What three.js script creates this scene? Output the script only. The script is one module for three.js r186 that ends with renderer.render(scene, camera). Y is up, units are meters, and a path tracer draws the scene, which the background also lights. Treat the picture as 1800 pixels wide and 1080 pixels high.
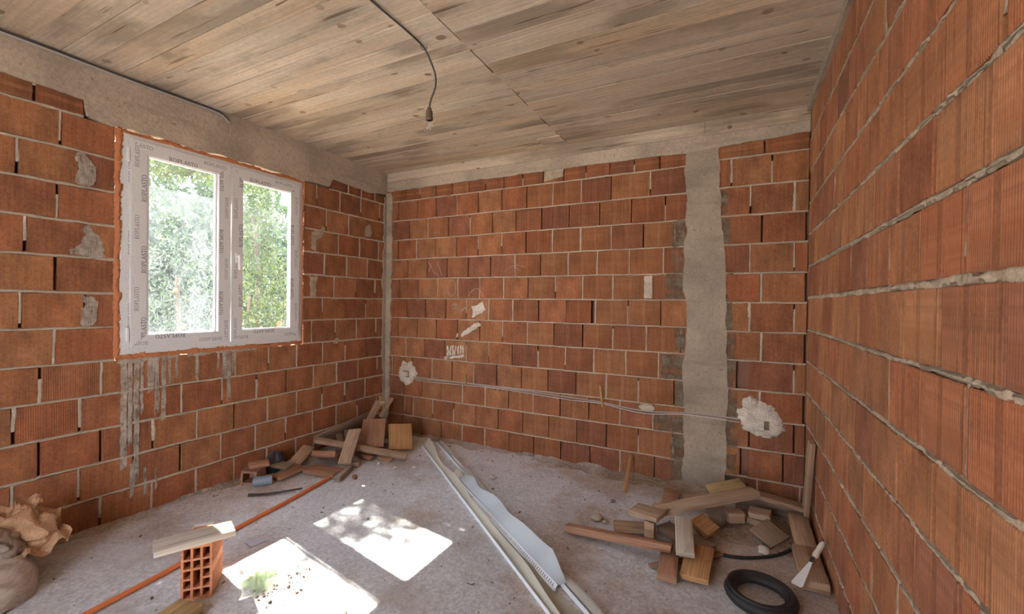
import * as THREE from 'three';
import { RoundedBoxGeometry } from 'three/addons/geometries/RoundedBoxGeometry.js';
import { mergeGeometries, toCreasedNormals, mergeVertices } from 'three/addons/utils/BufferGeometryUtils.js';

// ------------------------------------------------------------------ camera, sky, sun, exposure
const scene = new THREE.Scene();
const camera = new THREE.PerspectiveCamera(70.482, 1800 / 1080, 0.02, 200);
{
  const yaw = 0.475323, pitch = -0.008244, roll = 0.01236, c = Math.cos, s = Math.sin;
  const f0 = new THREE.Vector3(-s(yaw), 0, -c(yaw)), r0 = new THREE.Vector3(c(yaw), 0, -s(yaw)), up = new THREE.Vector3(0, 1, 0);
  const f = f0.clone().multiplyScalar(c(pitch)).addScaledVector(up, s(pitch));
  const u2 = up.clone().multiplyScalar(c(pitch)).addScaledVector(f0, -s(pitch));
  const r = r0.clone().multiplyScalar(c(roll)).addScaledVector(u2, s(roll));
  const u = u2.clone().multiplyScalar(c(roll)).addScaledVector(r0, -s(roll));
  camera.quaternion.setFromRotationMatrix(new THREE.Matrix4().makeBasis(r, u, f.negate()));
  camera.position.set(0, 1.338, 0);
}
const renderer = new THREE.WebGLRenderer({ antialias: true });
renderer.toneMapping = THREE.LinearToneMapping;
renderer.toneMappingExposure = 1.7;
renderer.shadowMap.enabled = true;
renderer.shadowMap.type = THREE.PCFSoftShadowMap;

{ // clear summer sky: whitish towards the horizon, blue overhead
  const w = 64, h = 32, d = new Float32Array(w * h * 4);
  for (let j = 0; j < h; j++) {
    const e = Math.max(0, ((j + 0.5) / h - 0.5) * 2), t = Math.pow(e, 0.55);
    for (let i = 0; i < w; i++) d.set([1.0 - 0.42 * t, 1.0 - 0.22 * t, 1.02 + 0.1 * t, 1], (j * w + i) * 4);
  }
  const sky = new THREE.DataTexture(d, w, h, THREE.RGBAFormat, THREE.FloatType);
  sky.mapping = THREE.EquirectangularReflectionMapping; sky.magFilter = THREE.LinearFilter; sky.needsUpdate = true;
  scene.background = sky; scene.backgroundIntensity = 7;
}
const SUN = new THREE.Vector3(-0.92, 1, -0.165).normalize();
const sun = new THREE.DirectionalLight(0xfffaf2, 47);
sun.position.copy(SUN).multiplyScalar(14); sun.castShadow = true; sun.shadow.mapSize.set(4096, 4096); sun.shadow.bias = -0.0004;
sun.shadow.radius = 1.2;
Object.assign(sun.shadow.camera, { left: -8, right: 8, top: 8, bottom: -8, near: 1, far: 34 });
sun.target.position.set(-2.2, 0.5, -1.6); sun.position.add(sun.target.position); sun.name = 'sun';
scene.add(sun, sun.target);

// ------------------------------------------------------------------ helpers
const L = 3.281, B = 3.4704, R = 0.4234, H = 2.677, REAR = 1.35;
let seedN = 12345;
const rnd = () => { seedN = (seedN * 1664525 + 1013904223) >>> 0; return seedN / 4294967296; };
const rr = (a, b) => a + (b - a) * rnd();
const pick = (a) => a[Math.floor(rnd() * a.length)];
const hash = (x, y, z = 0) => { let h = Math.imul(x | 0, 374761393) ^ Math.imul(y | 0, 668265263) ^ Math.imul(z | 0, 2147483647 - 1640531527); h = Math.imul(h ^ (h >>> 13), 1274126177); h ^= h >>> 16; return (h >>> 0) / 4294967296; };
const sm = (t) => t * t * (3 - 2 * t);
function vn(x, y, p, q, s) { // value noise, periodic
  const xi = Math.floor(x), yi = Math.floor(y), fx = sm(x - xi), fy = sm(y - yi), m = (a, n) => ((a % n) + n) % n;
  const x0 = m(xi, p), x1 = m(xi + 1, p), y0 = m(yi, q), y1 = m(yi + 1, q);
  const a = hash(x0, y0, s), b = hash(x1, y0, s), c = hash(x0, y1, s), d = hash(x1, y1, s);
  return a + (b - a) * fx + (c - a + (a - b - c + d) * fx) * fy;
}
function fbm(u, v, p, q, oct, s) { let t = 0, a = 0.5, n = 0; for (let i = 0; i < oct; i++) { t += a * vn(u * p, v * q, p, q, s + i * 17); n += a; a *= 0.55; p *= 2; q *= 2; } return t / n; }
function n3(x, y, z, s = 0) { // plain 3D value noise, -1..1
  const xi = Math.floor(x), yi = Math.floor(y), zi = Math.floor(z), fx = sm(x - xi), fy = sm(y - yi), fz = sm(z - zi);
  const g = (a, b, c) => hash(xi + a, (yi + b) * 57 + (zi + c) * 131, s);
  const l = (a, b, t) => a + (b - a) * t;
  return 2 * l(l(l(g(0, 0, 0), g(1, 0, 0), fx), l(g(0, 1, 0), g(1, 1, 0), fx), fy), l(l(g(0, 0, 1), g(1, 0, 1), fx), l(g(0, 1, 1), g(1, 1, 1), fx), fy), fz) - 1;
}
const cl = (x, a = 0, b = 1) => Math.min(b, Math.max(a, x));
const mix3 = (a, b, t) => [a[0] + (b[0] - a[0]) * t, a[1] + (b[1] - a[1]) * t, a[2] + (b[2] - a[2]) * t];
function tex(w, h, metresX, metresY, fn, srgb = true) {
  const d = new Uint8Array(w * h * 4);
  for (let j = 0; j < h; j++) for (let i = 0; i < w; i++) {
    const c = fn((i + 0.5) / w, (j + 0.5) / h), k = (j * w + i) * 4;
    if (typeof c === 'number') { d[k] = d[k + 1] = d[k + 2] = cl(c) * 255; } else { d[k] = cl(c[0]) * 255; d[k + 1] = cl(c[1]) * 255; d[k + 2] = cl(c[2]) * 255; }
    d[k + 3] = 255;
  }
  const t = new THREE.DataTexture(d, w, h, THREE.RGBAFormat);
  t.wrapS = t.wrapT = THREE.RepeatWrapping; t.magFilter = THREE.LinearFilter; t.minFilter = THREE.LinearMipmapLinearFilter; t.generateMipmaps = true;
  if (srgb) t.colorSpace = THREE.SRGBColorSpace;
  t.repeat.set(1 / metresX, 1 / metresY); t.needsUpdate = true;
  return t;
}
const taken = {};
function numbered(n) { taken[n] = (taken[n] ?? -1) + 1; return taken[n] ? n + '_' + String(taken[n]).padStart(3, '0') : n; }
function shade(o) { o.traverse((m) => { if (m.isMesh) { m.castShadow = true; m.receiveShadow = true; } }); return o; }
function part(parent, name, geo, mat) { const m = new THREE.Mesh(geo, mat); m.name = name; m.castShadow = m.receiveShadow = true; parent.add(m); return m; }
function tag(o, label, category, extra = {}) { o.userData = { label, category, ...extra }; return o; }
function group(name, label, category, extra) { const g = new THREE.Group(); g.name = numbered(name); scene.add(g); return tag(g, label, category, extra); }
function solo(name, geo, mat, label, category, extra) { const m = new THREE.Mesh(geo, mat); m.name = numbered(name); m.castShadow = m.receiveShadow = true; scene.add(m); return tag(m, label, category, extra); }
function boxUV(g) { // uv in metres by dominant normal
  g = g.index ? g.toNonIndexed() : g; const p = g.attributes.position, n = g.attributes.normal, uv = new Float32Array(p.count * 2);
  for (let i = 0; i < p.count; i++) {
    const ax = Math.abs(n.getX(i)), ay = Math.abs(n.getY(i)), az = Math.abs(n.getZ(i)), x = p.getX(i), y = p.getY(i), z = p.getZ(i);
    if (ax >= ay && ax >= az) { uv[2 * i] = z; uv[2 * i + 1] = y; } else if (ay >= az) { uv[2 * i] = x; uv[2 * i + 1] = z; } else { uv[2 * i] = x; uv[2 * i + 1] = y; }
  }
  g.setAttribute('uv', new THREE.BufferAttribute(uv, 2)); return g;
}
const shiftUV = (g, du, dv) => { const a = g.attributes.uv; for (let i = 0; i < a.count; i++) a.setXY(i, a.getX(i) + du, a.getY(i) + dv); return g; };
function bx(x0, x1, y0, y1, z0, z1) { const g = boxUV(new THREE.BoxGeometry(x1 - x0, y1 - y0, z1 - z0)); g.translate((x0 + x1) / 2, (y0 + y1) / 2, (z0 + z1) / 2); return boxUV(g); }
const V = (x, y, z) => new THREE.Vector3(x, y, z);
const tube = (pts, r, seg = 60, rad = 7) => new THREE.TubeGeometry(new THREE.CatmullRomCurve3(pts.map((p) => V(...p))), seg, r, rad, false);

// ------------------------------------------------------------------ materials
const brickMap = tex(512, 512, 0.5, 0.5, (u, v) => {
  const a = fbm(u, v, 5, 5, 5, 3), g = fbm(u, v, 64, 64, 3, 9), st = fbm(u, v, 90, 4, 3, 21);
  const k = 0.66 + 0.36 * a + 0.20 * (g - 0.5) + 0.16 * (st - 0.5), d = fbm(u, v, 9, 9, 4, 33);
  let c = [k, k * (0.985 + 0.06 * (d - 0.5)), k * (0.97 + 0.16 * (d - 0.5))];
  if (d > 0.66) c = mix3(c, [0.93, 0.90, 0.86], (d - 0.66) * 1.6);
  return c;
});
const brickBump = tex(512, 512, 0.5, 0.5, (u, v) => 0.5 + 0.7 * (fbm(u, v, 110, 6, 3, 5) - 0.5) + 0.6 * (fbm(u, v, 60, 60, 3, 6) - 0.5), false);
const mortarMap = tex(512, 512, 0.4, 0.4, (u, v) => { const k = 0.88 + 0.26 * (fbm(u, v, 8, 8, 5, 41) - 0.5) + 0.22 * (fbm(u, v, 70, 70, 2, 42) - 0.5); return [k, k * 0.985, k * 0.955]; });
const grainBump = tex(512, 512, 0.4, 0.4, (u, v) => fbm(u, v, 24, 24, 5, 51), false);
const concreteMap = tex(1024, 1024, 1.6, 1.6, (u, v) => {
  const a = fbm(u, v, 5, 5, 6, 61), g = fbm(u, v, 160, 160, 2, 62), s = fbm(u, v, 3, 14, 5, 63), k = 0.80 + 0.30 * (a - 0.5) + 0.12 * (g - 0.5);
  let c = [k, k * 0.965, k * 0.915]; if (s > 0.6) c = mix3(c, [0.55, 0.53, 0.49], (s - 0.6) * 1.5);
  const pit = fbm(u, v, 60, 60, 2, 66); if (pit > 0.86) c = mix3(c, [0.5, 0.45, 0.40], 0.4);
  return c;
});
// board-marked concrete: grain along u, knots, grey and tan stains
const knots = Array.from({ length: 44 }, () => [rnd(), rnd(), rr(0.008, 0.022), rr(0.25, 0.85)]);
const boardMap = tex(2048, 1024, 4, 2, (u, v) => {
  const w = fbm(u, v, 6, 5, 4, 71), gr = fbm(u, v + 0.012 * w, 5, 150, 4, 72), st = fbm(u, v, 7, 12, 5, 73), tn = fbm(u, v, 4, 9, 4, 74), fine = fbm(u, v, 200, 200, 2, 75);
  const sk = fbm(u, v, 4, 60, 4, 79); let k = 0.82 + 0.19 * (gr - 0.5) + 0.10 * (fine - 0.5) + 0.12 * (w - 0.5) + (sk > 0.62 ? -0.4 * (sk - 0.62) : 0);
  let c = [k, k * 0.96, k * 0.895];
  if (tn > 0.5) c = mix3(c, [0.78, 0.66, 0.54], (tn - 0.5) * 1.3);
  if (st > 0.56) c = mix3(c, [0.56, 0.53, 0.48], cl((st - 0.56) * 3.4, 0, 0.6));
  const scr = fbm(u, v, 9, 120, 3, 77); if (scr > 0.74 && st > 0.47) c = mix3(c, [0.36, 0.31, 0.26], cl((scr - 0.74) * 7, 0, 0.7));
  for (const [x, y, r, a] of knots) {
    let dx = Math.abs(u - x), dy = Math.abs(v - y); if (dx > 0.5) dx = 1 - dx; if (dy > 0.5) dy = 1 - dy;
    dx *= 4; dy *= 2; if (dx > 0.06 || dy > 0.05) continue;
    const q = Math.hypot(dx / 1.35, dy) / r + 0.5 * (fine - 0.5); if (q < 1.15) c = mix3(c, [0.40, 0.33, 0.26], a * cl((1.15 - q) * 2.6, 0, 0.85));
  }
  return c;
});
const boardBump = tex(1024, 512, 4, 2, (u, v) => fbm(u, v, 5, 150, 4, 72), false);
const floorMap = tex(2048, 2048, 4.6, 4.6, (u, v) => {
  const a = fbm(u, v, 6, 6, 6, 81), g = fbm(u, v, 420, 420, 2, 82), d = fbm(u, v, 15, 15, 5, 83), k = 0.86 + 0.22 * (a - 0.5) + 0.22 * (g - 0.5);
  let c = [k, k * 0.98, k * 0.955]; if (d > 0.58) c = mix3(c, [0.66, 0.58, 0.50], cl((d - 0.58) * 2.5, 0, 0.55));
  const xw = (u < 0.27 ? u : u - 1) * 4.6 - 0.4, zw = (v > 0.3 ? v - 1 : v) * 4.6 - 0.9, br = fbm(u, v, 11, 11, 5, 88) + 0.30 * cl((xw + 1.5) / 1.8) + 0.18 * cl((-2.75 - zw) / 0.6);
  if (br > 0.60) c = mix3(c, [0.88 * k, 0.79 * k, 0.70 * k], cl((br - 0.60) * 5, 0, 0.85));
  const wsp = fbm(u, v, 22, 22, 4, 84); if (wsp > 0.66) c = mix3(c, [0.90, 0.88, 0.85], cl((wsp - 0.66) * 3, 0, 0.5));
  const sp = vn(u * 300, v * 300, 300, 300, 85) * vn(u * 97, v * 97, 97, 97, 86); if (sp > 0.80) c = mix3(c, [0.42, 0.36, 0.31], 0.8);
  return c;
});
const floorBump = tex(1024, 1024, 2.3, 2.3, (u, v) => 0.6 * fbm(u, v, 40, 40, 5, 91) + 0.4 * fbm(u, v, 9, 9, 4, 92), false);
const woodMap = tex(1024, 512, 1.0, 0.5, (u, v) => {
  const w = fbm(u, v, 3, 4, 4, 101), g = fbm(u, v + 0.03 * w, 3, 90, 4, 102), s = fbm(u, v, 5, 9, 4, 103), k = 0.78 + 0.34 * (g - 0.5) + 0.16 * (w - 0.5);
  let c = [k, k * 0.955, k * 0.90]; if (s > 0.6) c = mix3(c, [0.55, 0.47, 0.40], cl((s - 0.6) * 2.2, 0, 0.6));
  return c;
});
const woodBump = tex(512, 512, 1.0, 0.5, (u, v) => fbm(u, v, 3, 90, 4, 102), false);

const std = (o) => new THREE.MeshStandardMaterial(o);
const lin = (r, g, b) => new THREE.Color().setRGB(r, g, b);
const brickTint = (list) => list.map((c) => std({ color: lin(...c), map: brickMap, bumpMap: brickBump, bumpScale: 0.0006, roughness: 0.92 }));
// one firing of clay for the whole house: the same spread of tones on every wall
const MB = brickTint([[.47, .19, .080], [.44, .175, .074], [.50, .215, .095], [.41, .158, .072], [.46, .20, .088], [.44, .155, .066], [.37, .14, .072], [.45, .17, .075]]);
const M = {
  mortar: std({ color: lin(.70, .59, .48), map: mortarMap, bumpMap: grainBump, bumpScale: 0.0015, roughness: 0.95 }),
  mortarGrey: std({ color: lin(.56, .46, .35), map: mortarMap, bumpMap: grainBump, bumpScale: 0.002, roughness: 0.95 }),
  smear: std({ color: lin(.56, .49, .42), map: mortarMap, bumpMap: grainBump, bumpScale: 0.0012, roughness: 0.95, transparent: true, alphaMap: tex(512, 512, 0.4, 0.4, (u, v) => cl(0.84 + 1.5 * (fbm(u, v, 9, 9, 5, 151) - 0.5) + 0.6 * (fbm(u, v, 90, 7, 3, 153) - 0.5)), false) }),
  stainGrey: std({ color: lin(.26, .20, .145), map: mortarMap, bumpMap: grainBump, bumpScale: 0.0008, roughness: 0.95 }),
  film: std({ color: lin(.26, .20, .14), map: mortarMap, roughness: 0.95, transparent: true, alphaMap: tex(256, 256, 0.3, 0.3, (u, v) => cl(0.62 + 1.5 * (fbm(u, v, 5, 5, 4, 141) - 0.5) + 0.5 * (fbm(u, v, 70, 6, 2, 143) - 0.5)), false) }),
  plaster: std({ color: lin(.84, .75, .66), map: mortarMap, bumpMap: grainBump, bumpScale: 0.0015, roughness: 0.9 }),
  core: std({ color: lin(.30, .15, .10), roughness: 1 }),
  render: std({ color: lin(.62, .57, .50), map: concreteMap, roughness: 0.95 }),
  beam: std({ color: lin(.74, .64, .55), map: concreteMap, bumpMap: grainBump, bumpScale: 0.003, roughness: 0.9 }),
  column: std({ color: lin(.58, .50, .42), map: concreteMap, bumpMap: grainBump, bumpScale: 0.002, roughness: 0.92 }),
  corner: std({ color: lin(.66, .58, .49), map: concreteMap, bumpMap: grainBump, bumpScale: 0.003, roughness: 0.95 }),
  slab: std({ color: lin(.42, .36, .30), map: concreteMap, roughness: 0.95 }),
  floor: std({ color: lin(.84, .87, .92), map: floorMap, bumpMap: floorBump, bumpScale: 0.008, roughness: 0.88 }),
  dirt: std({ color: lin(.62, .55, .48), map: floorMap, bumpMap: grainBump, bumpScale: 0.012, roughness: 1 }),
  board: [[.88, .79, .70], [.82, .73, .65], [.92, .84, .76], [.76, .68, .60], [.87, .75, .62], [.83, .76, .68]].map((c) => std({ color: lin(...c), map: boardMap, bumpMap: boardBump, bumpScale: 0.003, roughness: 0.85 })),
  foam: std({ color: lin(.50, .18, .07), roughness: 0.75 }),
  pvc: std({ color: lin(.86, .86, .86), roughness: 0.35 }),
  gasket: std({ color: lin(.10, .10, .10), roughness: 0.6 }),
  steel: std({ color: lin(.75, .75, .76), roughness: 0.4, metalness: 0.7 }),
  black: std({ color: lin(.022, .020, .020), roughness: 0.65 }),
  darkgrey: std({ color: lin(.07, .065, .065), roughness: 0.7 }),
  wire: std({ color: lin(.45, .42, .39), roughness: 0.6 }),
  orangePipe: std({ color: lin(.72, .20, .06), roughness: 0.5 }),
  wood: Object.fromEntries(Object.entries({ pale: [.78, .60, .45], tan: [.66, .47, .33], orange: [.82, .48, .22], red: [.66, .38, .25], grey: [.52, .45, .40], dark: [.50, .38, .29], yellow: [.80, .62, .32], white: [.88, .82, .74] }).map(([k, c]) => [k, std({ color: lin(...c), map: woodMap, bumpMap: woodBump, bumpScale: 0.002, roughness: 0.85 })])),
};

// ------------------------------------------------------------------ bricks
function ribBrick(w, h, dep, ribDepth, seed) {
  const cols = [[-w / 2, -0.003], [-w / 2 + 0.003, 0]], edge = 0.008, band = 0.026, n = 11, pitch = (w / 2 - edge - band / 2) / n;
  for (const side of [-1, 1]) for (let i = 0; i < n; i++) {
    const x = (side < 0 ? -w / 2 + edge : band / 2) + i * pitch, d = ribDepth * (0.7 + 0.6 * hash(i, seed, side + 5));
    cols.push([x, 0], [x + 0.20 * pitch, -d], [x + 0.58 * pitch, -d], [x + 0.78 * pitch, 0]);
  }
  cols.push([w / 2 - 0.003, 0], [w / 2, -0.003]); cols.sort((a, b) => a[0] - b[0]);
  const rows = [[-h / 2, -0.003], [-h / 2 + 0.004, 0], [h / 2 - 0.004, 0], [h / 2, -0.003]], pos = [];
  const P = (c, r) => [c[0], r[0] + 0.0012 * n3(c[0] * 30, r[0] * 9, seed), Math.min(0, c[1] + r[1])];
  const quad = (a, b, c, d) => pos.push(...a, ...b, ...c, ...a, ...c, ...d);
  for (let j = 0; j < 3; j++) for (let i = 0; i + 1 < cols.length; i++) quad(P(cols[i], rows[j]), P(cols[i + 1], rows[j]), P(cols[i + 1], rows[j + 1]), P(cols[i], rows[j + 1]));
  sides(pos, w, h, dep);
  return finish(pos, seed);
}
function sides(pos, w, h, dep) {
  const quad = (a, b, c, d) => pos.push(...a, ...b, ...c, ...a, ...c, ...d), x = w / 2, y = h / 2, f = -0.0025;
  quad([-x, -y, -dep], [-x, -y, f], [-x, y, f], [-x, y, -dep]); quad([x, -y, f], [x, -y, -dep], [x, y, -dep], [x, y, f]);
  quad([-x, y, f], [x, y, f], [x, y, -dep], [-x, y, -dep]); quad([-x, -y, -dep], [x, -y, -dep], [x, -y, f], [-x, -y, f]);
}
function finish(pos, seed) {
  const g = new THREE.BufferGeometry(); g.setAttribute('position', new THREE.Float32BufferAttribute(pos, 3)); g.computeVertexNormals();
  return shiftUV(boxUV(g), hash(seed, 1) * 0.5, hash(seed, 2) * 0.5);
}
function smoothBrick(w, h, dep, seed) {
  const xs = [-1, -0.976, -0.6, -0.2, 0.2, 0.6, 0.976, 1].map((t) => t * w / 2), ys = [-1, -0.968, -0.4, 0.4, 0.968, 1].map((t) => t * h / 2), pos = [];
  const P = (i, j) => {
    const ex = i === 0 || i === xs.length - 1, ey = j === 0 || j === ys.length - 1;
    let z = 0.0014 * n3(xs[i] * 14, ys[j] * 14, seed) - (ex || ey ? 0.004 : 0), chip = n3(i * 3.1, j * 2.3, seed * 7) > 0.55 && (i < 2 || i > xs.length - 3) ? 0.004 : 0;
    return [xs[i] + (ex ? 0.0015 * n3(j, seed, 4) : 0), ys[j] + (ey ? 0.0018 * n3(i * 1.7, seed, 8) : 0), z - chip];
  };
  const quad = (a, b, c, d) => pos.push(...a, ...b, ...c, ...a, ...c, ...d);
  for (let j = 0; j + 1 < ys.length; j++) for (let i = 0; i + 1 < xs.length; i++) quad(P(i, j), P(i + 1, j), P(i + 1, j + 1), P(i, j + 1));
  sides(pos, w, h, dep);
  let g = new THREE.BufferGeometry(); g.setAttribute('position', new THREE.Float32BufferAttribute(pos, 3));
  g = toCreasedNormals(mergeVertices(g, 1e-5), 0.6);
  return shiftUV(boxUV(g), hash(seed, 1) * 0.5, hash(seed, 2) * 0.5);
}
const BW = 0.243, BH = 0.190;
const G = {
  rib: [1, 2, 3, 4].map((s) => ribBrick(BW, BH, 0.055, 0.0022, s)),
  soft: [5, 6, 7].map((s) => ribBrick(BW, BH, 0.055, 0.0009, s)),
  smooth: [8, 9, 10, 11, 12].map((s) => smoothBrick(BW, BH, 0.055, s)),
  flat: [13, 14].map((s) => { const g = ribBrick(0.12, 0.186, 0.055, 0.0018, s); g.rotateZ(Math.PI / 2); return shiftUV(boxUV(g), s * 0.13, s * 0.07); }),
};
// mortar: a lumpy ridge between pieces, its edges sunk below their faces
function ridge(out, along, a0, a1, c, half, z, amp, seed, step = 0.016) {
  const n = Math.max(2, Math.ceil((a1 - a0) / step)), ring = [];
  for (let i = 0; i <= n; i++) {
    const a = a0 + (a1 - a0) * i / n, k = (q, f) => n3(a * f, q * 3.7, c * 9 + seed, seed);
    const hu = half * (1 + 0.6 * k(1, 16) + 0.4 * k(2, 70)), hd = half * (1 + 0.6 * k(3, 16) + 0.4 * k(4, 70)), zz = z + amp * k(5, 30) + 0.6 * amp * k(6, 90), off = 0.0025 * k(7, 5);
    ring.push([[c + off - hd - 0.004, -0.010], [c + off - hd, Math.min(zz, z) - 0.001 - 0.001 * k(8, 60)], [c + off - hd * 0.2, zz], [c + off + hu * 0.4, zz + amp * 0.5 * k(9, 80)], [c + off + hu, Math.min(zz, z) - 0.001], [c + off + hu + 0.004, -0.010]].map(([b, d]) => along === 'x' ? [a, b, d] : [b, a, d]));
  }
  const quad = (A, b, C, D) => along === 'x' ? out.push(...A, ...b, ...C, ...A, ...C, ...D) : out.push(...A, ...C, ...b, ...A, ...D, ...C);
  for (let i = 0; i < n; i++) for (let j = 0; j < 5; j++) quad(ring[i][j], ring[i + 1][j], ring[i + 1][j + 1], ring[i][j + 1]);
}
function layRow(wall, out, y0, y1, joints, o) {
  const { kind, mats, gap = [0.006, 0.012], bed = 0.012, head = 0.75, mz = 0.001, seed = 1 } = o;
  for (let i = 0; i + 1 < joints.length; i++) {
    const g0 = i ? rr(...gap) / 2 : 0.001, g1 = i + 2 < joints.length ? rr(...gap) / 2 : 0.001;
    const x0 = joints[i] + g0, x1 = joints[i + 1] - g1, w = x1 - x0, h = y1 - y0 - bed; if (w < 0.012) continue; if (o.skip?.some(([p, q]) => x0 > p - 0.01 && x1 < q + 0.01)) continue;
    const geo = pick(G[typeof kind === 'function' ? kind((x0 + x1) / 2) : kind]), flat = kind === 'flat';
    const m = part(wall, 'brick', geo, pick(typeof mats === 'function' ? mats((x0 + x1) / 2) : mats));
    m.scale.set(w / (flat ? 0.186 : BW), h / (flat ? 0.12 : BH), 1);
    m.position.set((x0 + x1) / 2, (y0 + y1) / 2, rr(-0.003, 0.0015)); m.rotation.z = rr(-0.006, 0.006);
    if (i && rnd() < head) { // head joint, often left open at its foot or top
      const q = rnd(), c = joints[i] + rr(-0.001, 0.001), a0 = y0 + (q < 0.28 ? rr(0.03, 0.09) : 0.002), a1 = y1 - (q > 0.86 ? rr(0.03, 0.08) : 0.002);
      ridge(out, 'y', a0, a1, c, rr(0.55, 0.95) * (g0 + 0.001) + 0.001, mz - 0.002, 0.002, seed + i * 3.1);
    }
  }
  ridge(out, 'x', joints[0], joints[joints.length - 1], y0, bed * (o.fat ?? 0.6), mz, o.amp ?? 0.0026, seed * 1.7, o.step);
}
function mortarPart(wall, out, mat) {
  const g = new THREE.BufferGeometry(); g.setAttribute('position', new THREE.Float32BufferAttribute(out, 3));
  let q = mergeVertices(g, 1e-6); q.computeVertexNormals(); q = boxUV(q);
  const m = part(wall, 'mortar', q, mat); m.userData.kind = 'stuff'; return m;
}
const fill = (a, b, ph, p = 0.2535) => { const s = []; let x = ph - Math.ceil((ph - a) / p) * p; for (; x < b - 0.02; x += p) if (x > a + 0.02) s.push(x); return [a, ...s, b]; };
// plates with a rough outline (smears, beams, columns): outline in wall coordinates
function rough(pts, amp, step, freq, seed) {
  const out = [];
  for (let i = 0; i < pts.length; i++) {
    const [ax, ay, fix] = pts[i], [bx_, by] = pts[(i + 1) % pts.length], d = Math.hypot(bx_ - ax, by - ay), n = fix ? 1 : Math.max(1, Math.round(d / step));
    for (let k = 0; k < n; k++) { const t = k / n, x = ax + (bx_ - ax) * t, y = ay + (by - ay) * t, e = fix ? 0 : amp; out.push(new THREE.Vector2(x + e * (n3(x * freq, y * freq, seed) + 0.6 * n3(x * freq * 3.3, y * freq * 3.3, seed + 9)), y + e * (n3(x * freq, y * freq, seed + 31) + 0.6 * n3(x * freq * 3.3, y * freq * 3.3, seed + 47)))); }
  }
  return new THREE.Shape(out);
}
function plate(wall, name, pts, z0, z1, mat, { amp = 0.006, step = 0.015, freq = 14, seed = 1 } = {}) {
  const g = new THREE.ExtrudeGeometry(rough(pts, amp, step, freq, seed), { depth: z1 - z0, bevelEnabled: false }); g.translate(0, 0, z0);
  return part(wall, name, boxUV(g), mat);
}

// ------------------------------------------------------------------ walls
function wallGroup(name, label, pos, turn) { const g = new THREE.Group(); g.name = name; g.position.set(...pos); g.rotation.y = turn; scene.add(g); return tag(g, label, 'wall', { kind: 'structure' }); }
const CORE = -0.056, OUT = -0.287;

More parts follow.
